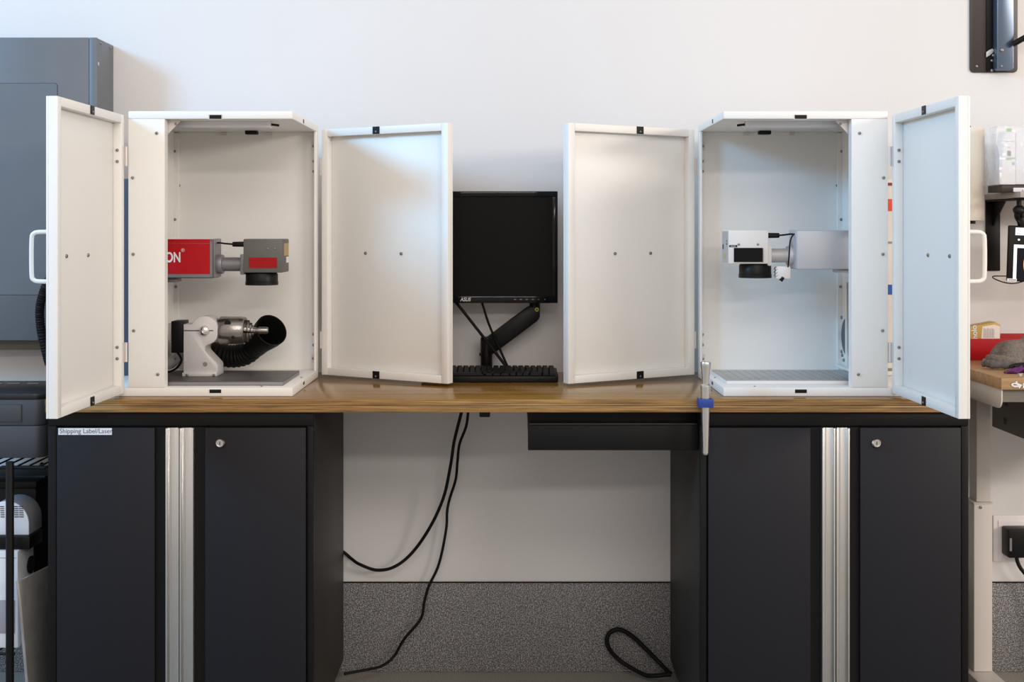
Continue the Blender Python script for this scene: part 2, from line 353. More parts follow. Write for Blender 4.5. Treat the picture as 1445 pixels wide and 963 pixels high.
# ------------------------------------------------------------------ laser enclosures (built for the right side, mirrored for the left)
def U(px, D): return (PX-px)*D/F     # pixel column measured on the left enclosure -> mirrored X
def enclosure(sx, label):
    xi, xo, yf, yb, z0, zt = 0.5776, 1.0185, 0.030, 0.465, WT+0.0005, 1.714
    t = thing('laser_enclosure', (sx*0.8, 0.25, WT), label, 'enclosure', 'white laser enclosures')
    def part(name, m_, *a, **k): return MB(sx).box(*a, **k).build(name, m_, t)
    def scr(parent, p, nrm=(0, -1, 0), r=0.0044): return screw(parent, (sx*p[0], p[1], p[2]), (sx*nrm[0], nrm[1], nrm[2]), r)
    base = part('base_plate', 'white', xi, 1.229, yf, yb, z0, 0.972, bev=0.002)
    MB(sx).box(U(312, 3.229), U(295.5, 3.229), yf-0.0008, yf+0.002, Z(555, 3.229), Z(550, 3.229)).build('strike', 'black', base)
    MB(sx).box(xi-0.0008, xi+0.002, 0.195, 0.215, 0.9585, 0.9665).build('strike', 'black', base)
    for p in ((0.665, 0.05), (0.592, 0.25)): scr(base, (p[0], p[1], 0.972), (0, 0, 1), 0.003)
    top = part('top', 'white', xi, xo, yf, yb, 1.6932, zt, bev=0.002)
    MB(sx).box(U(312.5, 3.229), U(295.5, 3.229), yf-0.0012, yf+0.002, Z(167.8, 3.229), Z(162.3, 3.229)).build('strike', 'black', top)
    MB(sx).box(U(314, 3.229), U(294, 3.229), yf-0.0006, yf+0.002, Z(168.3, 3.229), Z(161.6, 3.229)).build('strike_rim', 'bracket', top)
    MB(sx).box(xi-0.001, xi+0.002, 0.195, 0.207, 1.697, 1.708).build('strike', 'black', top)
    part('back_wall', 'white', xi, xo-0.0001, yb-0.006, yb, 0.9722, 1.693)
    b = MB(sx)   # outer side wall with the slot for the laser arm
    xs0, xs1 = 1.0105, xo
    b.box(xs0, xs1, yf+0.0065, 0.14, 0.9722, 1.693); b.box(xs0, xs1, 0.361, yb-0.0062, 0.9722, 1.693)
    b.box(xs0, xs1, 0.14, 0.361, 1.655, 1.693); b.box(xs0, xs1, 0.14, 0.361, 0.9722, 1.054)
    side = b.build('side_wall', 'white', t)
    MB(sx).box(0.998, xs0-0.0002, yb-0.02, yb-0.0062, 0.9724, 1.69).build('corner_flange', 'white', side)
    azb, azt = (1.2585, 1.3705) if sx < 0 else (1.2835, 1.3955)
    for (c0, c1) in ((1.048, azb), (azt, 1.660)): MB(sx).box(xo+0.0004, xo+0.0022, 0.13, 0.372, c0, c1).build('slot_curtain', 'black_soft', side)
    fp = part('front_panel', 'white', U(232.4, 3.23), xo, yf, yf+0.006, 0.9722, 1.693, bev=0.0012)
    MB(sx).box(U(232.4, 3.23), U(232.4, 3.23)+0.006, yf+0.0062, yf+0.028, 0.9724, 1.6928).build('return_flange', 'white', fp)
    for p in ((187, 251), (187.8, 359), (188.4, 467), (221, 188), (222.7, 528.7)): scr(fp, (U(p[0], 3.229), yf, Z(p[1], 3.229)))
    post = part('corner_post', 'white', xi, xi+0.007, yb-0.040, yb-0.0062, 0.9722, 1.693, bev=0.001)
    for p in (227.6, 242, 472, 487): scr(post, (0.5905, yb-0.006, Z(p, 3.66)))
    for (p0, p1) in ((200, 213), (500, 512)):
        h = MB(sx).box(0.585, 0.5975, yb-0.0085, yb-0.0062, Z(p1, 3.66), Z(p0, 3.66)).build('hinge_plate', 'bracket', post); scr(h, (0.591, yb-0.0085, Z((p0+p1)/2, 3.66)))
    bw = [o for o in t.children if o.name.startswith('back_wall')][0]
    for p in ((248, 214), (252.4, 262), (248.5, 310), (249.7, 404.5)): scr(bw, (U(p[0], 3.657), yb-0.02 if p[0] < 250 else yb-0.006, Z(p[1], 3.657)))
    for px in (316, 380): MB(sx).box(U(px+3, 3.65), U(px-3, 3.65), yb-0.02, yb-0.0062, 1.684, 1.6925).build('clip', 'bracket', top)
    MB(sx).box(U(363, 3.60), U(346, 3.60), 0.395, 0.42, 1.682, 1.693, bev=0.002).build('magnet', 'black', t)
    # lamp bar under the top
    lb = MB(sx).box(U(383, 3.32), U(252, 3.32), 0.105, 0.135, 1.6765, 1.693, bev=0.001).build('lamp_bar', 'label', t)
    MB(sx).box(U(378, 3.32), U(254, 3.32), 0.103, 0.1049, 1.678, 1.685).build('diffuser', 'label', lb)
    MB(sx).tube([(U(383, 3.32), 0.12, 1.686), (U(388, 3.32), 0.12, 1.685), (U(393, 3.32), 0.125, 1.684)], 0.0035, 8).build('lead', 'black', lb)
    y_ = 0.062
    b = MB(sx); b.prism([(U(255.5, 3.262), y_, 1.6925), (U(229.5, 3.262), y_, 1.6925), (U(229.5, 3.262), y_, Z(197, 3.262))], (0, 0.003, 0)); gs = b.build('gusset', 'bracket', t)
    for p in ((234, 175.5), (248, 175), (234, 189)): scr(gs, (U(p[0], 3.262), y_, Z(p[1], 3.262)), r=0.0034)
    # ---- front door, swung open towards the viewer
    def door(name, H, N, wsgn, zd0, zd1, hnd, holes, cpos, hingez, rows):
        H = Vector((H[0], H[1], 0)); N = Vector((N[0], N[1], 0)); ln = (N-H).length; u = (N-H).normalized(); wv = Vector((-u.y, u.x, 0))*wsgn
        Mx = Matrix(((u.x, wv.x, 0, H.x), (u.y, wv.y, 0, H.y), (0, 0, 1, 0), (0, 0, 0, 1)))
        b = MB(sx); rw = 0.022; th = 0.027
        def bb(*a, **k): b.box(*a, Mx=Mx, **k)
        bb(0, ln, th-0.005, th, zd0, zd1, bev=0.001)
        bb(0, rw, 0, th-0.0052, zd0, zd1, bev=0.001); bb(ln-rw, ln, 0, th-0.0052, zd0, zd1, bev=0.001)
        bb(rw+0.0001, ln-rw-0.0001, 0, th-0.0052, zd1-rw, zd1, bev=0.001); bb(rw+0.0001, ln-rw-0.0001, 0, th-0.0052, zd0, zd0+rw, bev=0.001)
        if wsgn*u.x*0+Mx.to_3x3().determinant() < 0: bmesh.ops.reverse_faces(b.bm, faces=b.bm.faces[:])
        d = b.build(name, 'white', t)
        g = lambda a, w_, z: Mx @ Vector((a, w_, z))
        for zc in (zd0+rw/2, zd1-rw/2):
            c = MB(sx); c.box(cpos-0.012, cpos+0.012, -0.0022, -0.0001, zc-rw/2, zc+rw/2, Mx=Mx); cc = c.build('catch', 'black', d)
            p = g(cpos, -0.0022, zc-0.004); scr(cc, p, tuple(-wv), 0.003)
        for a in holes: p = g(a, th-0.005, rows); scr(d, p, tuple(-wv), 0.0050)
        for hz in hingez:
            h = MB(sx); p = g(-0.006, 0.004, 0) if not hnd else g(-0.001, -0.0048, 0)
            h.cyl((p.x, p.y, hz-0.026), (p.x, p.y, hz+0.026), 0.0038, None, 12); (h.box(-0.004, 0.0, 0.002, 0.006, hz-0.026, hz+0.026, Mx=Mx) if not hnd else h.box(0.0, 0.012, -0.0022, -0.0002, hz-0.026, hz+0.026, Mx=Mx)); hh = h.build('hinge', 'bracket', d)
            for dz in (-0.015, 0.015) if hnd else (): p = g(rw, 0.011, hz+dz); scr(d, p, tuple(u), 0.0044)
        if hnd:
            a0 = hnd; zc = Z(362, 2.87); hh = 0.058; r_ = 0.0052; so = 0.055
            pts = [g(a0, th, zc+hh), g(a0, th+so-0.018, zc+hh), g(a0, th+so-0.005, zc+hh-0.004), g(a0, th+so, zc+hh-0.018), g(a0, th+so, zc-hh+0.018), g(a0, th+so-0.005, zc-hh+0.004), g(a0, th+so-0.018, zc-hh), g(a0, th, zc-hh)]
            MB(sx).tube(pts, r_, 12, 3).build('handle', 'white', d)
        return d
    door('front_door', (1.0275, 0.024), (1.0366, -0.428), 1, 0.9585, 1.7025, 0.40, (0.345, 0.205), 0.235, (Z(221, 3.23), Z(497, 3.23)), Z(361, 2.95))
    door('side_door', (0.5665, 0.460), (0.172, 0.230), -1, 0.957, 1.7015, None, (0.150, 0.280), 0.205, (Z(235, 3.66), Z(480, 3.66)), Z(358, 3.55))
    return t
el = enclosure(-1, 'white open enclosure holding the red laser and a rotary chuck')
er = enclosure(1, 'white open enclosure holding the silver laser, empty work plate below')
# round vent in the side wall of the right enclosure
b = MB(); b.cyl((1.0104, 0.385, 1.078), (1.0065, 0.385, 1.078), 0.056, 0.055, 40); vent = b.build('vent', 'plate_dark', er)
b = MB(); b.box(1.000, 1.0064, 0.362, 0.376, 0.975, 1.24, 0.001); b.build('vent_trim', 'white', er)
for p in ((1186.5, 453), (1188, 448), (1188, 496), (1191, 507), (1189, 501)): screw(er, (1.0095, 1.0095*F/(p[0]-PX)-CD, Z(p[1], 3.65)), (-1, 0, 0), 0.005)
b = MB(); b.box(0.985, 1.0063, 0.25, 0.43, 0.985, 0.992, 0.001); b.build('cable_tray', 'white', er)

# ------------------------------------------------------------------ work plates
def plate(label, x0, x1, y0, y1, m_, edge, holes):
    t = thing('work_plate', ((x0+x1)/2, (y0+y1)/2, 0.972), label, 'plate')
    body = bx('plate_body', edge, t, x0, x1, y0, y1, 0.9724, 0.982, 0.0008)
    if not holes:
        n_ = 13; wd = (y1-y0)/n_
        for k in range(n_): bx('slat', m_, t, x0, x1, y0+k*wd+0.0012, y0+(k+1)*wd-0.0012, 0.9822, 0.9842, 0.0005)
    else:
        bx('plate_face', m_, t, x0, x1, y0, y1, 0.9822, 0.9842, 0.0004)
        b = MB()
        for i in range(16):
            for j in range(9):
                cx, cy = x0+0.02+i*(x1-x0-0.04)/15, y0+0.018+j*(y1-y0-0.036)/8
                b.cyl((cx, cy, 0.98425), (cx, cy, 0.98445), 0.0028, None, 8)
        tag(b.build('screw_holes', 'plate_dark', t), kind='stuff')
    return t
plate('dark slotted aluminium plate under the rotary chuck', -1.0, -0.6105, 0.069, 0.327, 'plate_dark', 'plate_edge', False)
plate('light grey drilled aluminium plate under the silver laser', 0.598, 1.0, 0.095, 0.340, 'plate_light', 'laser_cream', True)

# ------------------------------------------------------------------ laser engravers
D1 = 3.40; Y1 = 0.20
def engraver(sx, label, body_m, head_m, tower_m, dy, ex, gx0, gx1, metal_m):
    """dy: pixel offset of the arm; ex: mirrored-left pixel column of the arm end; gx0/gx1: head columns"""
    t = thing('laser_engraver', (sx*1.1, 0.3, 0.972), label, 'laser', 'fibre laser engravers')
    zt, zb = Z(338+dy, D1), Z(393+dy, D1)
    tw = MB(sx).box(1.045, 1.165, 0.300, 0.42, 0.9724, 1.545, bev=0.003).build('tower', tower_m, t)
    MB(sx).box(1.024, 1.0445, 0.305, 0.40, 1.055, 1.654).build('slide_rail', 'black', t)
    MB(sx).box(1.024, 1.0445, 0.2885, 0.3045, zb+0.01, zt-0.01, bev=0.002).build('carriage', 'grey_metal', t)
    arm = MB(sx).box(U(ex, D1), 1.056, Y1, 0.288, zb, zt, bev=0.004).build('arm', body_m, t)
    cap = MB(sx).box(U(ex+1.2, D1), U(ex-0.2, D1), Y1+0.004, 0.284, zb+0.002, zt+0.002, bev=0.003).build('end_plate', metal_m, t)
    zc = Z(373.7+dy, D1); yc = 0.246
    tb = MB(sx); tb.cyl((U(ex, D1)-0.0002, yc, zc), (U(ex+9, D1), yc, zc), 0.028, None, 28, 0.003); tb.build('collar', metal_m, t)
    MB(sx).cyl((U(ex+8, D1), yc, zc), (U(gx0-6, D1), yc, zc), 0.0200, None, 28).build('beam_tube', metal_m, t)
    MB(sx).box(U(gx0, D1)+0.0002, U(gx0-6.5, D1), yc-0.03, yc+0.03, zc-0.029, zc+0.029, bev=0.003).build('flange', metal_m if sx < 0 else head_m, t)
    hz0, hz1 = Z(385+dy, D1), Z(337.4+dy, D1)
    hd = MB(sx).box(U(gx0, D1), U(gx1, D1), Y1, 0.298, hz0, hz1, bev=0.003).build('scan_head', head_m, t)
    lx = U((347.2+391.8)/2+(0 if sx < 0 else -1), D1+0.05); r_ = 0.0455
    h_ = 0.0365 if sx < 0 else 0.041
    MB(sx).lathe([(r_-0.004, 0), (r_, 0.006), (r_, h_*0.72), (r_+0.001, h_*0.74), (r_+0.001, h_), (r_-0.006, h_), (r_-0.012, h_-0.008), (0, h_-0.006)], (lx, 0.25, hz0-0.0002), (0, 0, -1), 40).build('lens', 'black', t)
    # plug and lead between arm and head
    py_ = Z(345+dy, D1)
    pl = MB(sx).cyl((U(gx0, D1)+0.0002, 0.235, py_), (U(gx0-19, D1), 0.235, py_), 0.0078, 0.007, 16, 0.0015).build('plug', 'black', t)
    MB(sx).tube([(U(gx0-18, D1), 0.235, py_), (U(ex+12, D1), 0.235, py_+0.002), (U(ex+4, D1), 0.235, py_+0.004), (U(ex, D1)+0.004, 0.235, py_+0.003)], 0.0026, 8).build('lead', 'black', pl)
    return t, arm, hd, zt, zb, hz0, hz1
# red laser on the left
t, arm, hd, zt, zb, hz0, hz1 = engraver(-1, 'red and grey laser engraver with ON lettering, grey scan head', 'grey_body', 'grey_body', 'blue_grey', 0, 301, 343.2, 398.8, 'grey_metal')
rp = bx('red_panel', 'red', arm, -1.055, X(296, 3.399), Y1-0.0012, Y1-0.0001, Z(386.7, 3.399), Z(344, 3.399))
bx('red_top_strip', 'red', arm, -1.055, X(296, 3.399), Y1-0.0008, Y1+0.02, Z(343.2, 3.399), zt+0.0006)
bx('grey_edge', 'grey_metal', arm, X(296.3, 3.399), X(301.2, 3.399)-0.004, Y1-0.0008, Y1-0.0001, zb+0.004, zt-0.008)
bx('grey_lower_edge', 'grey_metal', arm, -1.055, X(296, 3.399), Y1-0.0008, Y1-0.0001, zb+0.003, Z(387.2, 3.399))
text('lettering', 'ON', 0.0392, front(X(255.2, 3.398), Y1-0.0016, Z(369.9, 3.398)), 'print_white', rp, bold=0.0010, align='RIGHT', xs=0.71)
text('registered_mark', '®', 0.013, front(X(255.6, 3.398), Y1-0.0016, Z(355.5, 3.398)), 'print_white', rp)
gr = bx('grille', 'red_lens', hd, X(351.2, D1), X(390.8, D1), Y1-0.001, Y1-0.0001, Z(378.6, D1), Z(363.6, D1))
for k in range(8): bx('grille_rib', 'red', gr, X(351.4, D1), X(390.6, D1), Y1-0.0022, Y1-0.0011, Z(378.2-k*1.82, D1), Z(377.2-k*1.82, D1))
for p in (378, 388): screw(hd, P(p, 351.3, D1), (0, -1, 0), 0.003)
x_ = X(398.8, D1)
bx('warning_label', 'tan_label', hd, x_+0.0001, x_+0.0008, 0.22, 0.29, Z(361, 3.45), Z(343.5, 3.45))
bx('serial_label', 'label', hd, x_+0.0001, x_+0.0008, 0.255, 0.29, Z(371, 3.45), Z(362.5, 3.45))
bx('gantry_foot', 'grey_metal', t, -0.97, X(247, D1), 0.22, 0.27, zb-0.012, zb-0.0003, 0.002)
# silver laser on the right
t, arm, hd, zt, zb, hz0, hz1 = engraver(1, 'silver laser engraver with cream scan head and black lens', 'laser_silver', 'laser_cream', 'tower_cream', -12.5, 2*PX-1124.4, 2*PX-1084.5, 2*PX-1028, 'laser_silver')
gr = bx('grille', 'black', hd, X(1035.5, D1), X(1076, D1), Y1-0.001, Y1-0.0001, Z(370, D1), Z(350, D1))
for k in range(10): bx('grille_rib', 'black_soft', gr, X(1035.7, D1), X(1077, D1), Y1-0.004, Y1-0.0011, Z(369.8-k*2.0, D1), Z(368.8-k*2.0, D1))
nm = bx('name_label', 'black', hd, X(1029, D1), X(1040.3, D1), Y1-0.0008, Y1-0.0001, Z(349, D1), Z(346, D1))
bx('label_print', 'print_white', nm, X(1031, D1), X(1038, D1), Y1-0.0011, Y1-0.0009, Z(347.9, D1), Z(347.2, D1))
for p in (1042.3, 1069.5): screw(hd, P(p, 345, D1), (0, -1, 0), 0.0034)
x_ = X(1028, D1)
bx('side_cover', 'side_grey', hd, x_-0.0012, x_-0.0001, Y1+0.003, 0.296, hz0+0.003, hz1-0.003)
bx('warning_sticker', 'yellow', hd, x_-0.0018, x_-0.0013, 0.235, 0.255, Z(365, 3.45), Z(358, 3.45))
for (a, c) in ((346, 343), (341, 339), (352, 345)): bx('side_print', 'ink', hd, x_-0.0018, x_-0.0013, 0.215 if a < 350 else 0.27, 0.225 if a < 350 else 0.285, Z(a, 3.43), Z(c, 3.43))
blk = MB().box(X(1097, D1), X(1118, D1), 0.215, 0.24, Z(394.5, D1), Z(376, D1), 0.004).build('terminal_block', 'laser_cream', t)
b = MB()
for k in range(3): b.box(X(1096, D1), X(1099, D1), 0.214, 0.238, Z(381+k*4.5, D1), Z(379+k*4.5, D1), 0.0005)
b.build('terminal', 'bracket', blk)
MB().cyl(P(1105, 391.5, 3.418), P(1101.5, 396.5, 3.418), 0.0055, None, 12).build('nozzle', 'black', blk)
MB().tube([P(1121, 330, 3.42), P(1117, 335, 3.405), P(1114.5, 345, 3.40), P(1113.5, 362, 3.40), P(1112, 377, 3.415)], 0.0021, 8).build('thin_lead', 'black', t)
bx('gantry_foot', 'laser_silver', t, X(1184, D1), 0.99, 0.22, 0.27, zb-0.010, zb-0.0003, 0.002)
tw = [o for o in t.children if o.name.startswith('tower')][0]
Dt = 3.498
for (m_, a, c) in (('dark_red', 262, 258), ('red_sticker', 298, 281), ('grey_sticker', 344, 341), ('blue_sticker', 416, 402), ('grey_sticker', 512, 484), ('print_dim', 524, 520)):
    bx('sticker', m_, tw, 1.085, 1.155, 0.2985, 0.2999, Z(a, Dt), Z(c, Dt))

# ------------------------------------------------------------------ rotary chuck
t = thing('rotary_chuck', P(288, 532, 3.42), 'aluminium rotary attachment with steel chuck on the dark slotted plate', 'rotary chuck')
Df = 3.385; yf = Df-CD
poly = [(259, 527.5), (259, 458), (270.5, 458), (272.5, 455), (275.5, 451.5), (280, 448.3), (284.5, 446.9), (289, 446.5), (294, 447.2), (299, 449.6), (303.5, 453.5), (306.3, 458), (307, 462), (307, 472), (305.5, 478.5), (302, 482.6), (297, 485.4), (292, 487.2), (289.5, 489.8), (289, 493), (289.8, 496.5), (306.3, 514), (307.3, 517), (307.3, 527.5)]
b = MB(); b.prism([P(x, y, Df) for x, y in poly], (0, 0.068, 0), 0.0012); br = b.build('bracket', 'alu_dull', t)
bx('clamp_slot', 'ink', br, X(259.5, Df), X(301, Df), yf-0.0006, yf-0.0001, Z(467.5, Df), Z(466.1, Df))
b = MB(); b.cyl(P(289.5, 514.3, Df)-Vector((0, 0.0008, 0)), P(289.5, 514.3, Df)-Vector((0, 0.0001, 0)), 0.0065, None, 20); b.build('drilled_hole', 'screw', br)
bs = bx('base', 'alu_dull', t, X(257, 3.377), X(305.5, 3.377), 0.177, 0.262, 0.9845, 0.995, 0.001)
for p in (264, 302): screw(bs, P(p, 529.5, 3.3765), (0, -1, 0), 0.004)
b = MB(); b.lathe([(0.0145, 0), (0.0145, 0.003), (0.012, 0.009), (0.006, 0.0125), (0.0045, 0.0125), (0.004, 0.010), (0, 0.010)], P(288.8, 467, Df)-Vector((0, 0.0002, 0)), (0, -1, 0), 28); b.build('clamp_knob', 'chrome', t)
ax = P(311, 466.5, 3.425)
b = MB(); L_ = X(346.5, 3.425)-ax.x
b.lathe([(0.030, -0.012), (0.034, -0.0115), (0.034, -0.001), (0.0385, 0), (0.0395, 0.0015), (0.0395, L_-0.012), (0.0385, L_-0.010), (0.0385, L_-0.0015), (0.037, L_), (0, L_)], ax, (1, 0, 0), 48); ck = b.build('chuck_body', 'steel', t)
b = MB(); b.cyl(P(325, 455.5, 3.425)-Vector((0, 0.0345, 0)), P(325, 455.5, 3.425)-Vector((0, 0.0310, 0)), 0.0088, 0.0088, 24); b.build('key_socket', 'black', ck)
b = MB(); b.cyl(P(333, 475, 3.425)-Vector((0, 0.0395, 0)), P(333, 475, 3.425)-Vector((0, 0.034, 0)), 0.0042, None, 16); b.build('oil_hole', 'black', ck)
for k in range(3):
    a = math.radians(80+120*k); R = Matrix.Translation((X(346.5, 3.425), ax.y, ax.z)) @ Matrix.Rotation(a, 4, 'X')
    b = MB(); b.box(0.0002, 0.008, -0.005, 0.005, 0.006, 0.033, 0.001, Mx=R); b.box(0.0082, 0.016, -0.005, 0.005, 0.006, 0.024, 0.001, Mx=R); b.box(0.0162, 0.023, -0.005, 0.005, 0.006, 0.014, 0.001, Mx=R); b.build('jaw', 'steel', t)
b = MB(); sx0 = X(346.8, 3.425)
b.lathe([(0.0058, 0), (0.0058, 0.020), (0.0085, 0.021), (0.0085, 0.030), (0.0070, 0.031), (0.0070, 0.036), (0.0098, 0.037), (0.0098, 0.060), (0.008, 0.064), (0, 0.064)], (sx0, ax.y, ax.z), (1, 0, 0), 28); b.build('workpiece_arbor', 'steel', t)
MB().box(X(245.5, 3.43), X(262, 3.43), 0.20, 0.265, Z(497, 3.43), Z(452.5, 3.43), 0.002).build('stepper_motor', 'black', t)
MB().box(X(241, 3.43), X(245.3, 3.43), 0.205, 0.26, Z(480, 3.43), Z(455.5, 3.43), 0.002).build('motor_cap', 'bracket', t)
MB().tube([P(250, 497, 3.45), P(256, 508, 3.455), P(250, 519, 3.45), P(240, 524.5, 3.43), P(231, 525.5, 3.40)], 0.0034, 8).build('motor_lead', 'black', t)
# grey cable connector lying beside the rotary
t = thing('cable_connector', P(240, 524, 3.44), 'grey cable connector lying left of the rotary chuck', 'connector')
MB().prism([P(234, 512, 3.47), P(250, 497, 3.47), P(257, 499, 3.47), P(257.5, 507, 3.47), P(240, 521.8, 3.47), P(234, 522, 3.47)], (0, 0.03, 0), 0.002).build('shell', 'plate_light', t)
screw(t, P(247, 507, 3.47), (0, -1, 0), 0.004)

# exhaust hose with open mouth
t = thing('exhaust_hose', P(320, 524, 3.58), 'black ribbed exhaust hose with open end behind the rotary chuck', 'hose')
path = [P(252, 488, 3.585), P(275, 492, 3.59), P(300, 498, 3.59), P(325, 503, 3.59), P(345, 500, 3.585), P(359, 489, 3.57)]
b = MB(); b.tube(path, 0.03, 22, 14, radii=lambda q_: 0.0335+0.0014*math.sin(q_*2*math.pi*19)); b.build('ribbed_tube', 'black_soft', t)
o_, c_ = P(360, 488, 3.568), P(383, 466, 3.495); a_ = (c_-o_).normalized(); ln = (c_-o_).length
b = MB(); b.lathe([(0.034, -0.008), (0.036, 0.0), (0.038, ln*0.3), (0.047, ln*0.8), (0.0485, ln), (0.046, ln), (0.036, ln*0.5), (0.030, 0.002), (0.0, 0.002)], o_, a_, 40); b.build('nozzle', 'black_soft', t)

# corrugated conduits beside the enclosures
def conduit(pts, label):
    b = MB(); b.tube(pts, 0.013, 14, 26, radii=lambda q_: 0.0128+0.0014*math.sin(q_*2*math.pi*90)); return tag(b.build('conduit', 'black_soft'), label, 'hose', 'corrugated conduits')
conduit([P(150, 372, 3.56), P(105, 372, 3.58), P(74, 388, 3.60), P(58, 425, 3.60), P(57.5, 462, 3.60), P(67, 505, 3.60), P(70, 514, 3.60)], 'black corrugated conduit curving out behind the left front door')
conduit([P(1295, 352, 3.56), P(1325, 356, 3.58), P(1345, 380, 3.60), P(1351, 415, 3.60), P(1348, 455, 3.60), P(1342, 485, 3.60), P(1340, 494, 3.60)], 'black corrugated conduit curving out behind the right front door')

# ------------------------------------------------------------------ monitor, arm, keyboard
Dm = 3.68; ym = Dm-CD
t = thing('monitor', (X(657, Dm), ym+0.02, Z(428, Dm)), 'black flat monitor, switched off, between the two enclosures', 'monitor')
x0, x1, z0, z1 = X(527, Dm), X(787, Dm), Z(428, Dm), Z(270, Dm)
b = MB(); b.box(x0, x1, ym+0.0105, ym+0.035, z0, z1, 0.003); b.build('back_shell', 'black', t)
b = MB(); bw = 0.017
b.box(x0, x1, ym, ym+0.010, z1-bw, z1, 0.0015); b.box(x0, x1, ym, ym+0.010, z0, z0+0.021, 0.0015); b.box(x0, x0+bw, ym, ym+0.010, z0+0.0212, z1-bw-0.0002, 0.0012); b.box(x1-bw, x1, ym, ym+0.010, z0+0.0212, z1-bw-0.0002, 0.0012)
bz = b.build('bezel', 'bezel', t)
bx('screen', 'screen', t, x0+bw+0.0002, x1-bw-0.0002, ym+0.004, ym+0.010, z0+0.0213, z1-bw-0.0003)
text('logo', 'ASUS', 0.0155, front(X(649.5, Dm), ym-0.0004, Z(425.2, Dm)), 'print_white', bz, shear=0.25, bold=0.0002, xs=0.88)
for k, px in enumerate((727, 735, 743, 752, 760, 769)): bx('button_mark', 'print_dim', bz, X(px-(1.5 if k < 4 else 0.6), Dm), X(px+(1.5 if k < 4 else 0.6), Dm), ym-0.0005, ym-0.0001, Z(423.4, Dm), Z(422.3, Dm))
b = MB(); b.box(X(700, Dm), X(725, Dm), ym+0.0352, ym+0.045, 1.19, 1.29, 0.002); b.build('mount_plate', 'black', t)
Da = 3.745; ya = Da-CD
t = thing('monitor_stand', P(687, 523, Da), 'black swing arm clamped to the worktop, holding the monitor', 'monitor stand')
def seg(name, p, q_, wd, th, par, yy):
    p = Vector(p); q_ = Vector(q_); d = (q_-p).normalized(); nrm = Vector((-d.z, 0, d.x)); pts = []
    for k in range(9): a = math.pi/2+math.pi*k/8; pts.append(p+(d*math.cos(a)+nrm*math.sin(a))*wd)
    for k in range(9): a = -math.pi/2+math.pi*k/8; pts.append(q_+(d*math.cos(a)+nrm*math.sin(a))*wd)
    return MB().prism([Vector((a.x, yy, a.z)) for a in pts], (0, th, 0), 0.004).build(name, 'black', par)
seg('boom', P(691, 488, Da), P(750, 444, Da), 0.0265, 0.045, t, ya-0.018)
b = MB(); b.cyl(P(686.5, 523.5, Da), P(686.5, 476, Da), 0.0185, None, 28, 0.003); b.build('post', 'black', t)
b = MB(); b.prism([P(678.5, 500, Da), P(678.5, 484, Da), P(681, 479, Da), P(686, 476, Da), P(695, 476, Da), P(705, 486, Da), P(697, 498, Da)], (0, 0.03, 0), 0.003); b.build('elbow', 'black', t)
b = MB(); b.cyl(P(754.5, 445, Da), P(754.5, 424, Da), 0.0165, None, 24, 0.002); b.box(X(727, Dm), X(757, Dm), ym+0.046, ya+0.012, 1.195, 1.215, 0.003); hd = b.build('wrist', 'black', t)
bx('neck', 'black', t, X(750, Da), X(760, Da), ym+0.046, ya-0.005, 1.19, 1.28, 0.003)
st = MB().cyl(P(757.5, 436.5, Da)-Vector((0, 0.0185, 0)), P(757.5, 436.5, Da)-Vector((0, 0.0168, 0)), 0.0062, None, 20).build('warning_sticker', 'yellow', hd)
b = MB(); b.prism([P(757.5, 434.6, Da)-Vector((0, 0.0189, 0)), P(759.4, 438, Da)-Vector((0, 0.0189, 0)), P(755.6, 438, Da)-Vector((0, 0.0189, 0))], (0, 0.0003, 0)); b.build('warning_triangle', 'ink', st)
b = MB(); b.box(X(664, Da), X(708, Da), ya-0.045, ya+0.05, WT+0.0003, WT+0.012, 0.003); b.build('clamp_foot', 'black', t)
MB().box(X(676, 3.72), X(679.5, 3.72), ya-0.01, ya-0.002, Z(502, Da), Z(498, Da), 0.001).build('clamp_screw', 'black', t)
for k, (pts, lab) in enumerate((([P(640, 424, 3.735), P(646, 430, 3.70), P(672, 463, 3.69), P(700, 499, 3.69), P(716, 521, 3.69), P(719, 533, 3.71)], 'black video cable sloping from monitor logo side to keyboard'),
                   ([P(679, 424, 3.735), P(681, 430, 3.705), P(690, 458, 3.71), P(704, 490, 3.715), P(718, 521, 3.72), P(725, 532, 3.73)], 'black power cable hanging steeply from below the monitor centre'))):
    b = MB(); b.tube(pts, 0.0046 if k == 0 else 0.0038, 10); o = b.build('monitor_cable', 'black_soft'); tag(o, lab, 'cable', 'monitor cables')
# keyboard
t = thing('keyboard', (-0.07, 0.39, WT), 'black keyboard lying on the worktop below the monitor', 'keyboard')
kx0, kx1, ky0, ky1 = -0.255, X(788, 3.52), 0.325, 0.455
def kz(y): return WT+0.0195+(y-ky0)*0.085
b = MB(); b.prism([(kx0, ky0, WT+0.001), (kx0, ky1, WT+0.006), (kx0, ky1, kz(ky1)), (kx0, ky0, kz(ky0))], (kx1-kx0, 0, 0), 0.003); b.build('case', 'black', t)
tilt = math.atan(0.085); rows = 6; pitch = (ky1-ky0-0.008)/rows
def keymesh(w_):
    b = MB(); b.prism([(-w_/2, -pitch*0.44, 0), (w_/2, -pitch*0.44, 0), (w_/2, pitch*0.44, 0), (-w_/2, pitch*0.44, 0)], (0, 0, 0.001))
    bm2 = bmesh.new(); bmesh.ops.create_cube(bm2, size=1)
    for v_ in bm2.verts:
        k_ = 0.40 if v_.co.z > 0 else 0.46
        v_.co = Vector((math.copysign(w_*k_, v_.co.x), math.copysign(pitch*k_, v_.co.y), 0.0085 if v_.co.z > 0 else 0.0005))
    bmesh.ops.bevel(bm2, geom=bm2.edges[:], offset=0.0012, segments=1, affect='EDGES'); b.bm.free()
    me = bpy.data.meshes.new('key'); bm2.to_mesh(me); bm2.free(); me.materials.append(M['black']); return me
KM = {}
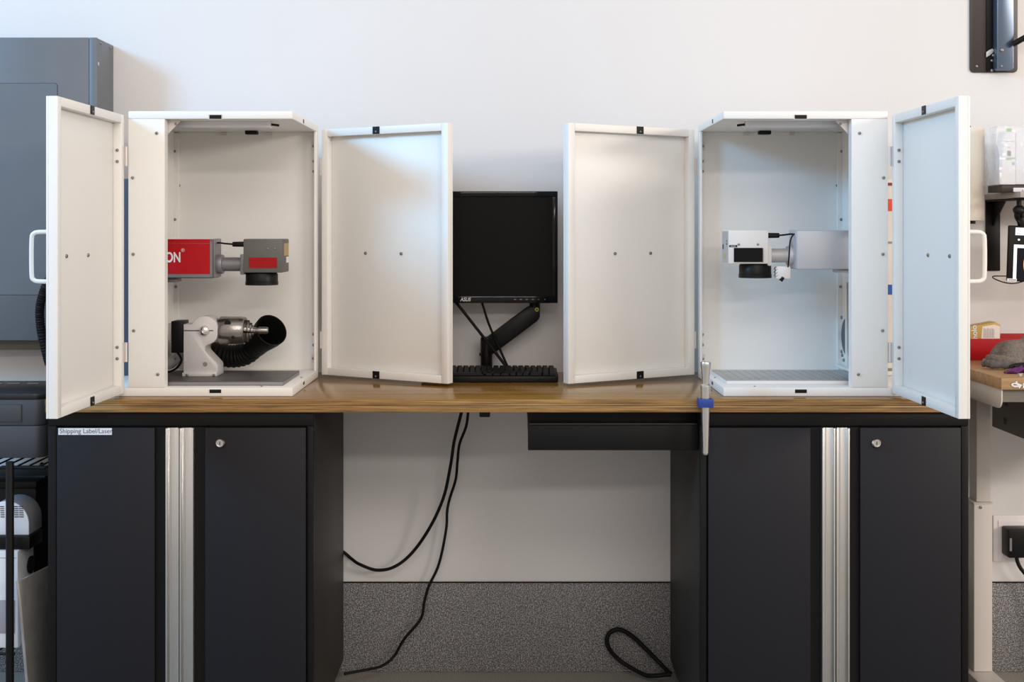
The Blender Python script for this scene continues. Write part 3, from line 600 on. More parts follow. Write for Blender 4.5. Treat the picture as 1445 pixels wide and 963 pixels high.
for r_ in range(rows):
    y = ky0+0.004+pitch*(r_+0.5); x = kx0+0.008
    ws = {0: [1.4, 1.2, 1.2, 5.6, 1.2, 1.2, 1.4, 1, 1, 1, 2.05, 1, 1], 1: [2.3]+[1]*10+[2.6, 1.1, 1, 1, 1, 1, 1], 5: [1]+[1]*12+[1.1, 1, 1, 1, 1, 1, 1, 1]}.get(r_, [1.6]+[1]*12+[1.5, 1.1, 1, 1, 1, 1, 1, 1])
    un = (kx1-kx0-0.016)/sum(ws)
    for w_ in ws:
        kk = round(w_*un, 4)
        if kk not in KM: KM[kk] = keymesh(kk)
        o = bpy.data.objects.new('key', KM[kk]); C.objects.link(o); o.parent = t
        o.location = Vector((x+w_*un/2, y, kz(y)-0.0002))-W[t.name]; o.rotation_euler = (tilt, 0, 0); x += w_*un

# ------------------------------------------------------------------ below the worktop
t = thing('under_bench_drawer', (0.28, 0.2, 0.805), 'black pull-out drawer hung under the worktop beside the cabinet', 'drawer')
x0, x1 = X(745, 3.22), 0.5085
b = MB(); b.box(x0, x1, 0.02, 0.036, 0.8055, Z(597.5, 3.22), 0.002); b.box(x0+0.004, x1-0.004, 0.0362, 0.36, 0.812, 0.866, 0.002); dr = b.build('drawer_box', 'black_steel', t)
bx('drawer_lip', 'cab_side', dr, x0+0.002, X(983, 3.22), 0.014, 0.0198, Z(599.5, 3.22), Z(597.2, 3.22), 0.001)
bx('runner_housing', 'black_steel', t, x0+0.001, x1-0.001, 0.045, 0.37, 0.8665, 0.9128, 0.001)
tag(MB().box(X(676.5, 3.24), X(691.5, 3.24), 0.03, 0.06, Z(588.5, 3.24), 0.9127, 0.003).build('cable_clip', 'black'), 'small black clip under the worktop front edge', 'clip')
def cable(pts, r_, label): b = MB(); b.tube(pts, r_, 10, 8); return tag(b.build('hanging_cable', 'black_soft'), label, 'cable', 'black cables below the worktop')
def run(pp, d0, d1): return [P(x, y, d0+(d1-d0)*min(1, i/6)) for i, (x, y) in enumerate(pp)]
c1 = run([(654, 572), (651, 583), (641, 623), (636, 656), (626, 702), (607, 744), (582, 780), (557, 800), (532, 805), (508, 797)], 3.62, 3.765)
cable(c1+[P(496, 789, 3.795), P(484, 779, 3.802), P(468, 772, 3.802)], 0.0050, 'black cable sagging in an arc behind the labelled cabinet')
c2 = run([(662, 572), (660.6, 583), (657.5, 603), (648.5, 627), (645.5, 652), (643, 677), (634.6, 704), (631, 722), (630, 744), (624, 778), (617, 803), (605, 828), (599, 849), (595.7, 869), (588, 882), (570, 903), (555, 928)], 3.64, 3.775)
cable(c2+[P(537, 941, 3.74), P(512, 946.5, 3.70), P(486, 951.5, 3.665)], 0.0044, 'black cable running down the wall to the floor')
cable([P(946, 950.5, 3.71), P(941, 946.5, 3.735), P(930, 935, 3.765), P(910, 915, 3.775), P(893, 899, 3.78), P(877, 889.5, 3.78), P(866, 890, 3.78), P(858, 897, 3.78), P(857, 909, 3.78), P(864, 922, 3.78), P(878, 935, 3.775), P(896, 946, 3.75), P(912, 953.5, 3.72), P(926, 954, 3.70), P(939, 952.5, 3.70), P(947, 952, 3.70)], 0.0068, 'thick black cable looped on the floor beside the unlabelled cabinet')

# ring mandrel in its blue holder
t = thing('ring_mandrel', P(995, 575, 3.155), 'tapered silver ring mandrel hanging at the worktop edge', 'mandrel')
Dr = 3.155; k_ = K(Dr); zt_ = Z(511, Dr)
prof = [(0.0, 0), (7.0*k_, 0.0), (7.6*k_, 2*k_), (7.4*k_, 5*k_), (5.0*k_, 29*k_), (5.0*k_, 31*k_), (7.0*k_, 33*k_), (7.2*k_, 35*k_)]
for i in range(48):
    f_ = i/47; rr = (7.1-2.6*f_)*k_; h = (36+f_*90)*k_; prof += [(rr, h), (rr, h+1.35*k_), (rr-0.25*k_, h+1.45*k_), (rr-0.25*k_, h+1.75*k_)]
prof += [(4.3*k_, 128.5*k_), (3.2*k_, 131*k_), (0, 132*k_)]
b = MB(); b.lathe(prof, (X(995.5, Dr), Dr-CD, zt_), (0.0, 0, -1), 24); b.build('rod', 'alu', t)
hx = X(995.5, Dr)
tr_ = thing('mandrel_holder', (hx, -0.03, Z(575, Dr)), 'blue plastic holder on the worktop edge gripping the mandrel', 'holder')
b = MB(); z0, z1 = Z(574.5, Dr), Z(562.5, Dr)
hw = X(1005.5, Dr)-hx
b.lathe([(0.0145, 0), (0.0150, 0.001), (0.0150, z1-z0-0.001), (0.0145, z1-z0), (0.0138, z1-z0), (0.0138, 0)], (hx, Dr-CD, z0), (0, 0, 1), 32, closed=True); b.build('ring', 'blue', tr_)
b = MB(); b.box(hx-hw, hx+hw, Dr-CD-0.0165, Dr-CD-0.0152, z0, z1, 0.0005); b.box(hx-hw, hx-hw+0.004, Dr-CD-0.0151, -0.0215, z0, z1, 0.001); b.box(hx+hw-0.004, hx+hw, Dr-CD-0.0151, -0.0215, z0, z1, 0.001); b.build('clip', 'blue', tr_)

# ------------------------------------------------------------------ left: electrical panel, printer, rack
Dp = 3.658; yp = Dp-CD
t = thing('electrical_panel', (-1.5, 0.53, 1.06), 'grey steel electrical panel on the wall behind the left door', 'electrical panel')
z0, z1 = Z(480.5, Dp), Z(53, Dp)
b = MB(); b.box(-1.80, -1.248, yp+0.003, WY-0.0005, z0+0.002, z1-0.001, 0.0015); bd = b.build('box', 'panel_grey', t)
MB().box(-1.80, X(125.6, Dp), yp-0.001, yp+0.0028, z0, z1, 0.001).build('cover', 'panel_grey', t)
MB().box(X(126.4, Dp), -1.248, yp-0.001, yp+0.0028, z0, z1, 0.001).build('cover_edge', 'panel_grey', t)
b = MB(); xr, zr1, zr0, c = X(81, Dp), Z(118, Dp), Z(416, Dp), 0.008
def rrect(x0_, x1_, z0_, z1_, c_, y_):
    return [(x0_, y_, z0_), (x1_-c_, y_, z0_), (x1_-c_*0.3, y_, z0_+c_*0.3), (x1_, y_, z0_+c_), (x1_, y_, z1_-c_), (x1_-c_*0.3, y_, z1_-c_*0.3), (x1_-c_, y_, z1_), (x0_, y_, z1_)]
b.prism(rrect(-1.76, xr+0.0016, zr0-0.0016, zr1+0.0016, c, yp-0.0014), (0, 0.0003, 0)); b.build('door_gap', 'ink', t)
b = MB(); b.prism(rrect(-1.76, xr, zr0, zr1, c, yp-0.0026), (0, 0.0011, 0)); b.build('door', 'panel_grey', t)
for (px, py) in ((142, 61), (156, 67.5)): screw(bd, (-1.248, 1.248*F/(PX-px)-CD, Z(py, 1.248*F/(PX-px))), (1, 0, 0), 0.0042)
b = MB(); b.lathe([(0.006, 0), (0.006, 0.0008), (0, 0.001)], (-1.248, 0.470, Z(90, 3.67)), (1, 0, 0), 20); b.build('knockout', 'alu_dull', bd)
b = MB(); b.box(-1.80, -1.26, yp+0.06, WY-0.0005, z0-0.035, z0+0.0018, 0.002); b.build('lower_band', 'desk_dark', t)  # dark grey band set back below the panel box

t = thing('printer', (-1.42, 0.3, 0.758), 'dark grey printer with black lid on the wire rack', 'printer')
px1 = X(63, 3.36)
def pr_outline(x1_, c_, y0_, y1_, z): 
    pts = [(-1.72, y0_, z)]
    for k in range(7): a = -math.pi/2+math.pi/2*k/6; pts.append((x1_-c_+c_*math.cos(a), y0_+c_+c_*math.sin(a), z))
    return pts+[(x1_, y1_, z), (-1.72, y1_, z)]
zt_ = 0.936
b = MB(); b.prism(pr_outline(px1, 0.030, 0.150, 0.44, 0.7605), (0, 0, 0.85-0.7605), 0.002); b.build('lower_case', 'printer', t)
b = MB(); b.prism(pr_outline(px1, 0.030, 0.150, 0.44, 0.8515), (0, 0, zt_-0.0125-0.8515), 0.002); uc = b.build('upper_case', 'printer', t)
b = MB(); b.prism(pr_outline(px1+0.002, 0.034, 0.147, 0.445, zt_-0.012), (0, 0, 0.016), 0.003); b.build('lid', 'printer_black', t)
b = MB(); x1_ = X(31, 3.35); za, zb_ = Z(596, 3.35), Z(571, 3.35)
b.box(-1.70, x1_, 0.1488, 0.1498, za, zb_); pf = b.build('tray_gap', 'ink', uc)
MB().box(-1.70, x1_-0.0012, 0.1470, 0.1487, za+0.0012, zb_-0.0012, 0.0005).build('tray_front', 'printer', uc)
for (a, c_) in ((0, 5), (12, 30), (40, 56)): bx('rear_slot', 'print_dim', uc, X(a, 3.58), X(c_, 3.58), 0.37, 0.376, zt_+0.0042, zt_+0.006)

t = thing('wire_rack', (-1.6, 0.3, 0), 'black wire shelving rack left of the cabinets', 'rack')
sx0, sx1, sy0, sy1 = -1.86, -1.262, 0.055, 0.50
for zs in (0.752, 0.245):
    b = MB()
    if zs > 0.5: 
        for yy in (sy0+0.03, sy1): b.tube([(sx0, yy, zs-0.006), (sx1, yy, zs-0.006)], 0.004, 8, 1); b.tube([(sx0, yy, zs-0.03), (sx1, yy, zs-0.03)], 0.0035, 8, 1)
        b.tube([(sx1, sy0+0.03, zs-0.006), (sx1, sy1, zs-0.006)], 0.004, 8, 1)
    else:
        for yy in (sy0+0.03, sy1): b.tube([(sx0, yy, zs-0.006), (-1.345, yy, zs-0.006)], 0.004, 8, 1)
    sh = b.build('shelf_frame', 'black_steel', t)
    nw = 18 if zs > 0.5 else 15
    xe = sx1-0.012 if zs > 0.5 else -1.36
    for k in range(nw):
        xx = xe-k*0.031
        MB().tube([(xx, sy0+0.03, zs), (xx, sy1, zs)], 0.0026, 8, 1).build('shelf_wire', 'black_steel', sh)
for (xx, yy) in ((X(14, 3.25), 0.05), (sx0, 0.05), (X(14, 3.25), 0.515), (sx0, 0.515)):
    MB().cyl((xx, yy, 0), (xx, yy, 0.77 if yy < 0.1 else 0.75), 0.0105, None, 16, 0.002).build('post', 'black_steel', t)

t = thing('white_box_device', (-1.42, 0.16, 0.25), 'white boxy device with grey panel on the lower rack shelf', 'device')
b = MB(); b.box(-1.56, -1.343, 0.10, 0.212, 0.2492, 0.515, 0.003); b.build('case', 'white_plastic', t)
bx('front_panel', 'device_grey', t, -1.54, X(23, 3.295)-0.006, 0.098, 0.0998, Z(895, 3.295), Z(848, 3.295), 0.0005)
bx('seam', 'device_grey', t, -1.555, -1.348, 0.0992, 0.0999, Z(788.8, 3.295), Z(788, 3.295))
MB().cyl((-1.3429, 0.185, 0.455), (-1.339, 0.185, 0.455), 0.024, None, 24).build('side_port', 'black', t)
t = thing('label_printer', (-1.37, 0.15, 0.515), 'white round-fronted label printer with printed text, on the white device', 'label printer')
b = MB(); b.box(-1.47, -1.315, 0.112, 0.205, 0.5155, 0.552, 0.004); b.build('base', 'black', t)
def dome(y0_, y1_, x0_, x1_, z0_, zt__):
    cx = (x0_+x1_)/2; rx = (x1_-x0_)/2; pts = [(x0_, y0_, z0_)]; rr = zt__-z0_
    pts = [(cx+rx*math.cos(math.pi*k/24), y0_, z0_+0.03+(rr-0.03)*math.sin(math.pi*k/24)) for k in range(25)]
    return [(x1_, y0_, z0_)]+pts+[(x0_, y0_, z0_)]
xa, xb = X(-22, 3.33), X(41, 3.33)
b = MB(); b.prism(dome(0.128, 0, xa, xb, 0.5525, Z(707.5, 3.33)), (0, 0.004, 0), 0.001); fc = b.build('face', 'white_plastic', t)
b = MB(); b.prism(dome(0.1325, 0, xa, xb, 0.5525, Z(707.8, 3.33)), (0, 0.09, 0), 0.002); b.build('housing', 'device_grey', t)
b = MB()
for k in range(6):
    for (a, c_) in ((-8, -1), (0.5, 6), (20, 26), (27, 33)): b.box(X(a+k*0.2, 3.33), X(c_+k*0.2, 3.33), 0.1270, 0.1279, Z(715.6+k*2.9, 3.33), Z(714.4+k*2.9, 3.33))
tag(b.build('printed_lines', 'ink', fc), kind='stuff')
b = MB(); xs_ = -1.326
b.prism([(xs_, xs_*-F/(PX-22)-CD, Z(820, 3.25)), (xs_, 0.06, Z(850, 3.26)), (xs_, 0.075, Z(885, 3.27)), (xs_, 0.108, Z(963, 3.308)), (xs_, 0.14, 0.01), (xs_, 0.33, 0.01), (xs_, 0.32, Z(797, 3.50))], (0.008, 0, 0), 0.001)
tag(b.build('side_sheet', 'dirty_grey'), 'scuffed grey plastic sheet leaning between rack and labelled cabinet', 'sheet')

# ------------------------------------------------------------------ right: wall things
t = thing('paper_towel_holder', P(1362, 314, 3.70), 'black wall holder carrying the paper towel roll', 'holder')
Dk = 3.70; cx = X(1362, Dk); cy = Dk-CD
b = MB(); b.cyl((cx, cy, Z(316, Dk)), (cx, cy, Z(312, Dk)), 0.030, None, 28); b.box(cx-0.02, cx+0.017, cy, WY-0.006, Z(316, Dk), Z(312.2, Dk), 0.001); b.build('base_bracket', 'black', t)
b = MB(); b.cyl((cx, cy, Z(312, Dk)), (cx, cy, Z(178.8, Dk)), 0.012, None, 20); b.lathe([(0.0125, 0), (0.0165, 0.001), (0.0165, 0.004), (0, 0.005)], (cx, cy, Z(180, Dk)), (0, 0, 1), 24); b.build('spindle', 'black', t)
b = MB(); b.box(cx-0.02, cx+0.017, WY-0.0058, WY-0.0004, Z(330, Dk), Z(305, Dk), 0.001); b.build('wall_plate', 'black', t)
b = MB(); b.lathe([(0.020, 0), (0.054, 0), (0.0552, 0.002), (0.0552, 0.280), (0.054, 0.282), (0.020, 0.282), (0.0195, 0.14)], (cx, cy, Z(311.5, Dk)), (0, 0, 1), 48, closed=True); tag(b.build('paper_towel_roll', 'towel'), 'cream paper towel roll on the wall beside the right front door', 'paper towel')

t = thing('wall_mount_plate', (1.533, WY, 1.895), 'black wall plate with steel rail at the top right', 'wall mount')
b = MB(); x0, x1, z0 = 1.4585, 1.609, Z(102, 3.80)
def rr2(x0_, x1_, z0_, z1_, c_, y_):
    pts = []
    for (ccx, ccz, a0) in ((x1_-c_, z0_+c_, -math.pi/2), (x1_-c_, z1_-c_, 0), (x0_+c_, z1_-c_, math.pi/2), (x0_+c_, z0_+c_, math.pi)):
        for k in range(6): a = a0+math.pi/2*k/5; pts.append((ccx+c_*math.cos(a), y_, ccz+c_*math.sin(a)))
    return pts
b.prism(rr2(x0, x1, z0, 2.42, 0.013, WY-0.0065), (0, 0.006, 0), 0.0008); pl = b.build('back_plate', 'plate_brown', t)
MB().box(X(1394, 3.79), X(1406.5, 3.79), WY-0.010, WY-0.0067, z0+0.002, 2.41, 0.0005).build('channel', 'black', t)
rl = MB(); rl.prism(rr2(X(1407, 3.77), X(1430.5, 3.77), Z(98.5, 3.77), 2.41, 0.006, WY-0.04), (0, 0.033, 0), 0.001); rl = rl.build('rail', 'rail_blue', t)
b = MB(); b.cyl((X(1430.5, 3.75), 0.56, Z(63, 3.76)), (X(1475, 3.72), 0.52, Z(35, 3.70)), 0.009, None, 16); b.build('arm', 'black', t)
for (px, py, yy, r_) in ((1378, 93.7, WY-0.0065, 0.0042), (1399.5, 99.5, WY-0.010, 0.0045), (1399.5, 85.7, WY-0.010, 0.0045), (1401.5, 78.5, WY-0.010, 0.005), (1402, 72, WY-0.010, 0.006), (1413.5, 70.8, WY-0.04, 0.0055), (1413, 93.5, WY-0.04, 0.0035)):
    screw(t, (X(px, CD+yy), yy, Z(py, CD+yy)), (0, -1, 0), r_)
MB().prism([(X(a, 3.785), WY-0.0135, Z(c_, 3.785)) for a, c_ in ((1394, 80), (1394, 73), (1397, 70.5), (1403, 67.5), (1403, 74), (1398, 78))], (0, 0.003, 0), 0.0004).build('clip', 'alu_dull', t)

# shelf with bracket
t = thing('wall_shelf', (1.7, 0.47, 1.49), 'grey wall shelf on black bracket at the right edge', 'shelf')
MB().box(1.5027, 1.95, 0.333, WY-0.0005, 1.4915, 1.509, 0.001).build('board', 'shelf', t)
b = MB(); xb0, xb1 = X(1392, 3.80), X(1412.3, 3.80)
b.box(xb0, xb1, WY-0.006, WY-0.0005, Z(382.5, 3.80), 1.4912, 0.001); b.box(xb0, xb1, 0.36, WY-0.0062, 1.4855, 1.4912, 0.001)
b.prism([(xb0+0.02, WY-0.0063, 1.485), (xb0+0.02, WY-0.10, 1.485), (xb0+0.02, WY-0.0063, 1.41)], (0.005, 0, 0))
b.build('bracket', 'black', t)
# bagged pack on the shelf
t = thing('bagged_pack', (1.63, 0.42, 1.509), 'clear plastic bag with white leaflet on black base, on the wall shelf', 'pack')
x0 = X(1405, 3.62)
MB().box(x0, 1.72, 0.375, 0.48, 1.5093, 1.531, 0.002).build('base', 'plate_brown', t)
MB().box(X(1430.5, 3.57), 1.72, 0.372, 0.3748, 1.5095, Z(265, 3.57), 0.0005).build('front_label', 'label', t)
text('label_print', 'F', 0.009, front(X(1442.5, 3.57), 0.3712, Z(271, 3.57)), 'ink', t)
lf = MB(); lf.prism([P(1412, 264.5, 3.60), P(1418, 185, 3.60), P(1433, 183, 3.60), P(1433, 262.5, 3.60)], (0, 0.05, 0), 0.001); lf = lf.build('leaflet', 'label', t)
MB().box(X(1433.5, 3.60), 1.71, 0.40, 0.46, 1.532, Z(184, 3.60), 0.004).build('inner_box', 'label', t)
yl = 3.60-CD-0.0006
for (m_, a, c_, p, q_) in (('ink', 1421.5, 1426.5, 220.5, 213), ('green', 1420, 1432.5, 224.4, 222.4), ('green', 1419.5, 1427, 226, 224.8), ('grey_sticker', 1428, 1431.5, 233, 229), ('grey_sticker', 1422, 1425, 208.5, 207.8), ('grey_sticker', 1419, 1432, 200, 199.4), ('green', 1420, 1428, 186, 181.5)):
    bx('leaflet_print', m_, lf, X(a, 3.60), X(c_, 3.60), yl, yl+0.0005, Z(p, 3.60), Z(q_, 3.60))
b = MB(); bm2 = bmesh.new(); bmesh.ops.create_cube(bm2, size=1); bmesh.ops.subdivide_edges(bm2, edges=bm2.edges[:], cuts=12, use_grid_fill=True)
xa, xb, ya_, yb_, za, zb_ = X(1403.5, 3.60), 1.735, 0.362, 0.49, 1.5315, Z(178, 3.58)
for v_ in bm2.verts:
    p = Vector((xa+(v_.co.x+0.5)*(xb-xa), ya_+(v_.co.y+0.5)*(yb_-ya_), za+(v_.co.z+0.5)*(zb_-za)))
    k_ = v_.co.z+0.5
    p.y = 0.426+(p.y-0.426)*(1-0.35*k_); p += Vector((noise.noise(p*22), noise.noise(p*22+Vector((9, 0, 0))), 0))*0.010*min(1, k_*3)
    p.y = max(p.y, ya_); v_.co = p
b._merge(bm2); b.build('bag', 'bag', t, 1.2)
# tablet on ball mount
t = thing('tablet_mount', (1.62, 0.42, 1.36), 'black ball-joint mount hanging under the wall shelf', 'mount')
b = MB(); b.cyl(P(1438, 283, 3.58), P(1438, 280.2, 3.58), 0.020, None, 20); b.cyl(P(1438, 283, 3.58), P(1438, 292, 3.58), 0.007, None, 14); b.build('flange', 'black', t)
b = MB(); b.blob(P(1438, 297, 3.58), (0.017, 0.014, 0.016), 0.12, 3, 1, 20); b.build('ball_clamp', 'black', t)
b = MB(); b.tube([P(1438, 297, 3.58), P(1436.5, 305, 3.585), P(1440, 312, 3.60), P(1443, 325, 3.625)], 0.011, 12); b.build('stem', 'black', t)
b = MB(); b.box(X(1432, 3.62), X(1436, 3.62), 0.37, 0.39, Z(308, 3.58), Z(299, 3.58), 0.002); b.build('thumb_screw', 'black', t)
t = thing('tablet', P(1450, 397, 3.60), 'black tablet with lit screen hanging under the wall shelf', 'tablet')
Dt = 3.60; yt = Dt-CD
R_ = Matrix.Translation(P(1421, 397, Dt)) @ Matrix.Rotation(math.radians(2.0), 4, 'Y')
kk = K(Dt)
b = MB(); b.box(0, 0.19, 0, 0.010, 0, 79*kk, 0.004, Mx=R_, seg=3); b.build('case', 'black', t)
def scr_(name, m_, a, c_, p, q_, y_): return MB().box(a*kk, c_*kk, y_, y_+0.0004, p*kk, q_*kk, Mx=R_).build(name, m_, t)
scr_('screen_header', 'lit_white', 9.5, 80, 65.5, 76, -0.0008); scr_('screen_header_text', 'grey_sticker', 11, 17, 67, 68, -0.0014); scr_('screen_header_mark', 'red_sticker', 22, 24, 67, 68.5, -0.0014)
scr_('screen_icon', 'lit_white', 13.3, 16, 58, 60.3, -0.0008)
scr_('screen_frame', 'lit_white', 8, 80, 1.5, 52, -0.0008); scr_('screen_picture', 'lit_dark', 12.5, 80, 1.5, 47.5, -0.0014)
b = MB(); b.prism([R_ @ Vector(((31+9*math.cos(2*math.pi*k/28))*kk, -0.0022, (25+17*math.sin(2*math.pi*k/28))*kk)) for k in range(28)], (0, 0.0004, 0)); b.build('screen_oval', 'lit_tan', t)
b = MB(); b.prism([R_ @ Vector(((31.5+6.5*math.cos(2*math.pi*k/28))*kk, -0.0028, (24+13*math.sin(2*math.pi*k/28))*kk)) for k in range(28)], (0, 0.0004, 0)); b.build('screen_oval_core', 'lit_brown', t)
lb_ = MB().box(-0.5*kk, 13*kk, -0.0036, -0.001, 0, 4.0*kk, Mx=R_).build('corner_label', 'label', t)
b = MB()
for k in range(5): b.box((2+k*2)*kk, (3.3+k*2)*kk, -0.0041, -0.0037, 1.3*kk, 2.8*kk, Mx=R_)
b.build('corner_label_print', 'grey_sticker', lb_)
b = MB(); b.tube([P(1424, 390, 3.66), P(1405, 389.8, 3.66), P(1400.5, 391, 3.65), P(1404, 394, 3.63), P(1416, 398.5, 3.61), P(1428, 400.3, 3.60), P(1440, 398.5, 3.60), P(1455, 393, 3.61)], 0.0017, 8); tag(b.build('tablet_cable', 'black_soft'), 'thin black cable looped below the tablet', 'cable')

# outlet
t = thing('wall_outlet', (1.6, WY, 0.35), 'white wall outlet plate low on the wall at the right', 'outlet')
MB().box(X(1402.5, 3.80), X(1402.5, 3.80)+0.118, WY-0.006, WY-0.0004, Z(793.5, 3.80), Z(728.5, 3.80), 0.002).build('cover_plate', 'outlet', t)
MB().box(X(1409, 3.80), X(1409, 3.80)+0.09, WY-0.0085, WY-0.0062, Z(788, 3.80), Z(735, 3.80), 0.002).build('socket_insert', 'outlet', t)
t = thing('power_plug', (1.62, 0.57, 0.36), 'black power plug with lead in the wall outlet', 'plug')
Dq = 3.77
MB().box(X(1418.5, Dq), X(1460, Dq), 0.545, WY-0.009, Z(785.5, Dq), Z(745, Dq), 0.006).build('plug_body', 'black', t)
MB().box(X(1420, Dq), X(1423, Dq), 0.5435, 0.5449, Z(775, Dq), Z(757, Dq)).build('plug_mark', 'print_dim', t)
MB().tube([P(1434, 782, 3.76), P(1435.5, 792, 3.76), P(1440, 802, 3.76), P(1450, 816, 3.76), P(1462, 846, 3.76), P(1468, 900, 3.76), P(1480, 938, 3.74), P(1520, 946, 3.70)], 0.006, 10).build('lead', 'black', t)

# ------------------------------------------------------------------ right: standing desk
DT = 1.001
t = thing('standing_desk', (1.6, 0.3, 0), 'height-adjustable desk with wooden top and grey leg at the right', 'desk')
dx = 1.310
tp = MB().box(dx, 2.05, 0.0, 0.600, 0.970, DT, 0.0015).build('desktop', 'desk_wood', t)
b = MB(); pts = [(dx+0.004, 0.585, 0.9695), (dx+0.004, 0.585, 0.917), (dx+0.004, 0.035, 0.917)]
for k in range(5): a = math.pi/2*k/4; pts.append((dx+0.004, 0.035-0.025*math.sin(a), 0.942-0.025*math.cos(a)))
pts.append((dx+0.004, 0.010, 0.9695))
b.prism(pts, (0.004, 0, 0), 0.0006); b.build('side_apron', 'desk_metal', t)
MB().box(dx+0.0085, 2.0, 0.018, 0.022, 0.935, 0.9695).build('front_rail', 'desk_dark', t)
du = MB().box(1.45, 1.95, 0.06, 0.41, 0.807, 0.934, 0.002).build('drawer_unit', 'desk_dark', t)
for (px, py) in ((1419.5, 568), (1418.5, 594.5)):
    d_ = 1.45*F/(px-PX); MB().box(1.4485, 1.4499, d_-CD-0.008, d_-CD+0.008, Z(py+4.5, d_), Z(py-4.5, d_)).build('vent_hole', 'ink', du)
DL = 3.72
lg = MB().box(X(1374.5, DL), X(1394.5, DL), 0.50, 0.56, 0.5605, 0.9695, 0.003).build('leg_upper', 'desk_metal', t)
ll = MB().box(X(1369.5, DL), X(1395.5, DL), 0.492, 0.568, 0.041, 0.556, 0.003).build('leg_lower', 'desk_metal', t)
MB().box(X(1368.8, DL), X(1396.3, DL), 0.490, 0.570, 0.5562, 0.5602, 0.001).build('leg_collar', 'desk_metal', t)
screw(ll, (X(1384, 3.69), 0.492, Z(716.5, 3.69)), (0, -1, 0), 0.005)
MB().box(1.409, 1.492, -0.12, 0.585, 0.0, 0.0405, 0.004).build('foot', 'desk_metal', t)
# printed mark on the front edge of the desktop
pts = [(1426.5, 543.2), (1427.8, 541.4), (1430.2, 540.6), (1432.6, 540.6), (1434, 538.0), (1435.2, 537.4), (1436.0, 540.5), (1438.2, 541.6), (1442.8, 543.4), (1441.2, 545.8), (1438.6, 549.2), (1437.2, 546.5), (1434.5, 546.8), (1431, 546.6), (1428, 545.4)]
c_ = Vector((1434.5, 543.3, 0))
big = [((p[0]-c_.x)*1.13+c_.x, (p[1]-c_.y)*1.13+c_.y) for p in pts]
b = MB(); b.prism([P(a, q_, 3.1994) for a, q_ in big], (0, 0.0004, 0)); lo = b.build('logo_outline', 'ink', tp)
b = MB(); b.prism([P(a, q_, 3.1986) for a, q_ in pts], (0, 0.0005, 0)); b.build('logo', 'print_white', lo)
b = MB(); b.prism([P(a, q_, 3.1978) for a, q_ in ((1429.5, 543.6), (1431.5, 542.4), (1434, 542.8), (1436, 544.6), (1434, 543.9), (1432, 543.7))], (0, 0.0005, 0)); b.build('logo_detail', 'ink', lo)
text('logo_letter', 'F', 0.0165, front(X(1443.3, 3.1986), -0.0012, Z(547.6, 3.1986)), 'print_white', lo, bold=0.0008)

# things on the desk
t = thing('red_tray', (1.5, 0.53, DT), 'red open tray against the wall on the wooden desk', 'tray')
x0 = X(1338, 3.66); y0 = 0.452; zt_ = Z(478.3, 3.65)
b = MB(); b.box(x0, 1.78, y0, y0+0.003, DT+0.0003, zt_, 0.0005); b.box(x0, 1.78, 0.595, 0.598, DT+0.0003, zt_+0.004, 0.0005); b.box(x0, x0+0.003, y0+0.0032, 0.5948, DT+0.0003, zt_); b.box(1.777, 1.78, y0+0.0032, 0.5948, DT+0.0003, zt_); b.box(x0+0.0032, 1.7768, y0+0.0032, 0.5948, DT+0.0003, DT+0.003); b.build('tray_body', 'red_box', t)
t = thing('gold_carton', P(1385, 478, 3.70), 'gold carton with white text panel standing tilted in the red tray', 'carton')
b = MB(); Dg = 3.69
b.prism([P(1350, 488, Dg), P(1354, 464.2, Dg), P(1405.2, 454.8, Dg), P(1412, 458.5, Dg), P(1411, 488, Dg)], (0, 0.05, 0), 0.001); cb = b.build('carton_body', 'gold', t)
b = MB(); b.prism([P(1384.5, 480, Dg-0.0005), P(1386.3, 461.2, Dg-0.0005), P(1403.5, 458.4, Dg-0.0005), P(1411.3, 461, Dg-0.0005), P(1410.8, 480, Dg-0.0005)], (0, 0.0004, 0)); wp = b.build('text_panel', 'ivory', cb)
b = MB()
for k in range(9): b.box(X(1388+k*1.75, Dg), X(1388.5+k*1.75, Dg), Dg-CD-0.0012, Dg-CD-0.0008, Z(477, Dg), Z(463+(k % 3)*0.8, Dg))
b.build('text_lines', 'grey_sticker', wp)
text('brand_lettering', 'holo', 0.0235, Matrix.Translation((X(1379.0, Dg), Dg-CD-0.0008, Z(478.8, Dg))) @ Matrix.Rotation(math.pi/2, 4, 'X') @ Matrix.Rotation(math.radians(94), 4, 'Z'), 'print_white', cb, bold=0.0004)
b = MB(); b.lathe([(0.0085, 0), (0.0085, 0.0003), (0.0076, 0.0003), (0.0076, 0)], P(1360.5, 469.5, Dg)-Vector((0, 0.0007, 0)), (0, 1, 0), 20, closed=True); b.build('emblem_ring', 'ivory', cb)
tag(MB().tube([P(1349.5, 480, 3.70), P(1352, 472, 3.70), P(1356, 462, 3.70)], 0.0035, 8, 2).build('paper_slip', 'ivory'), 'pale paper slip behind the gold carton', 'paper') if False else None

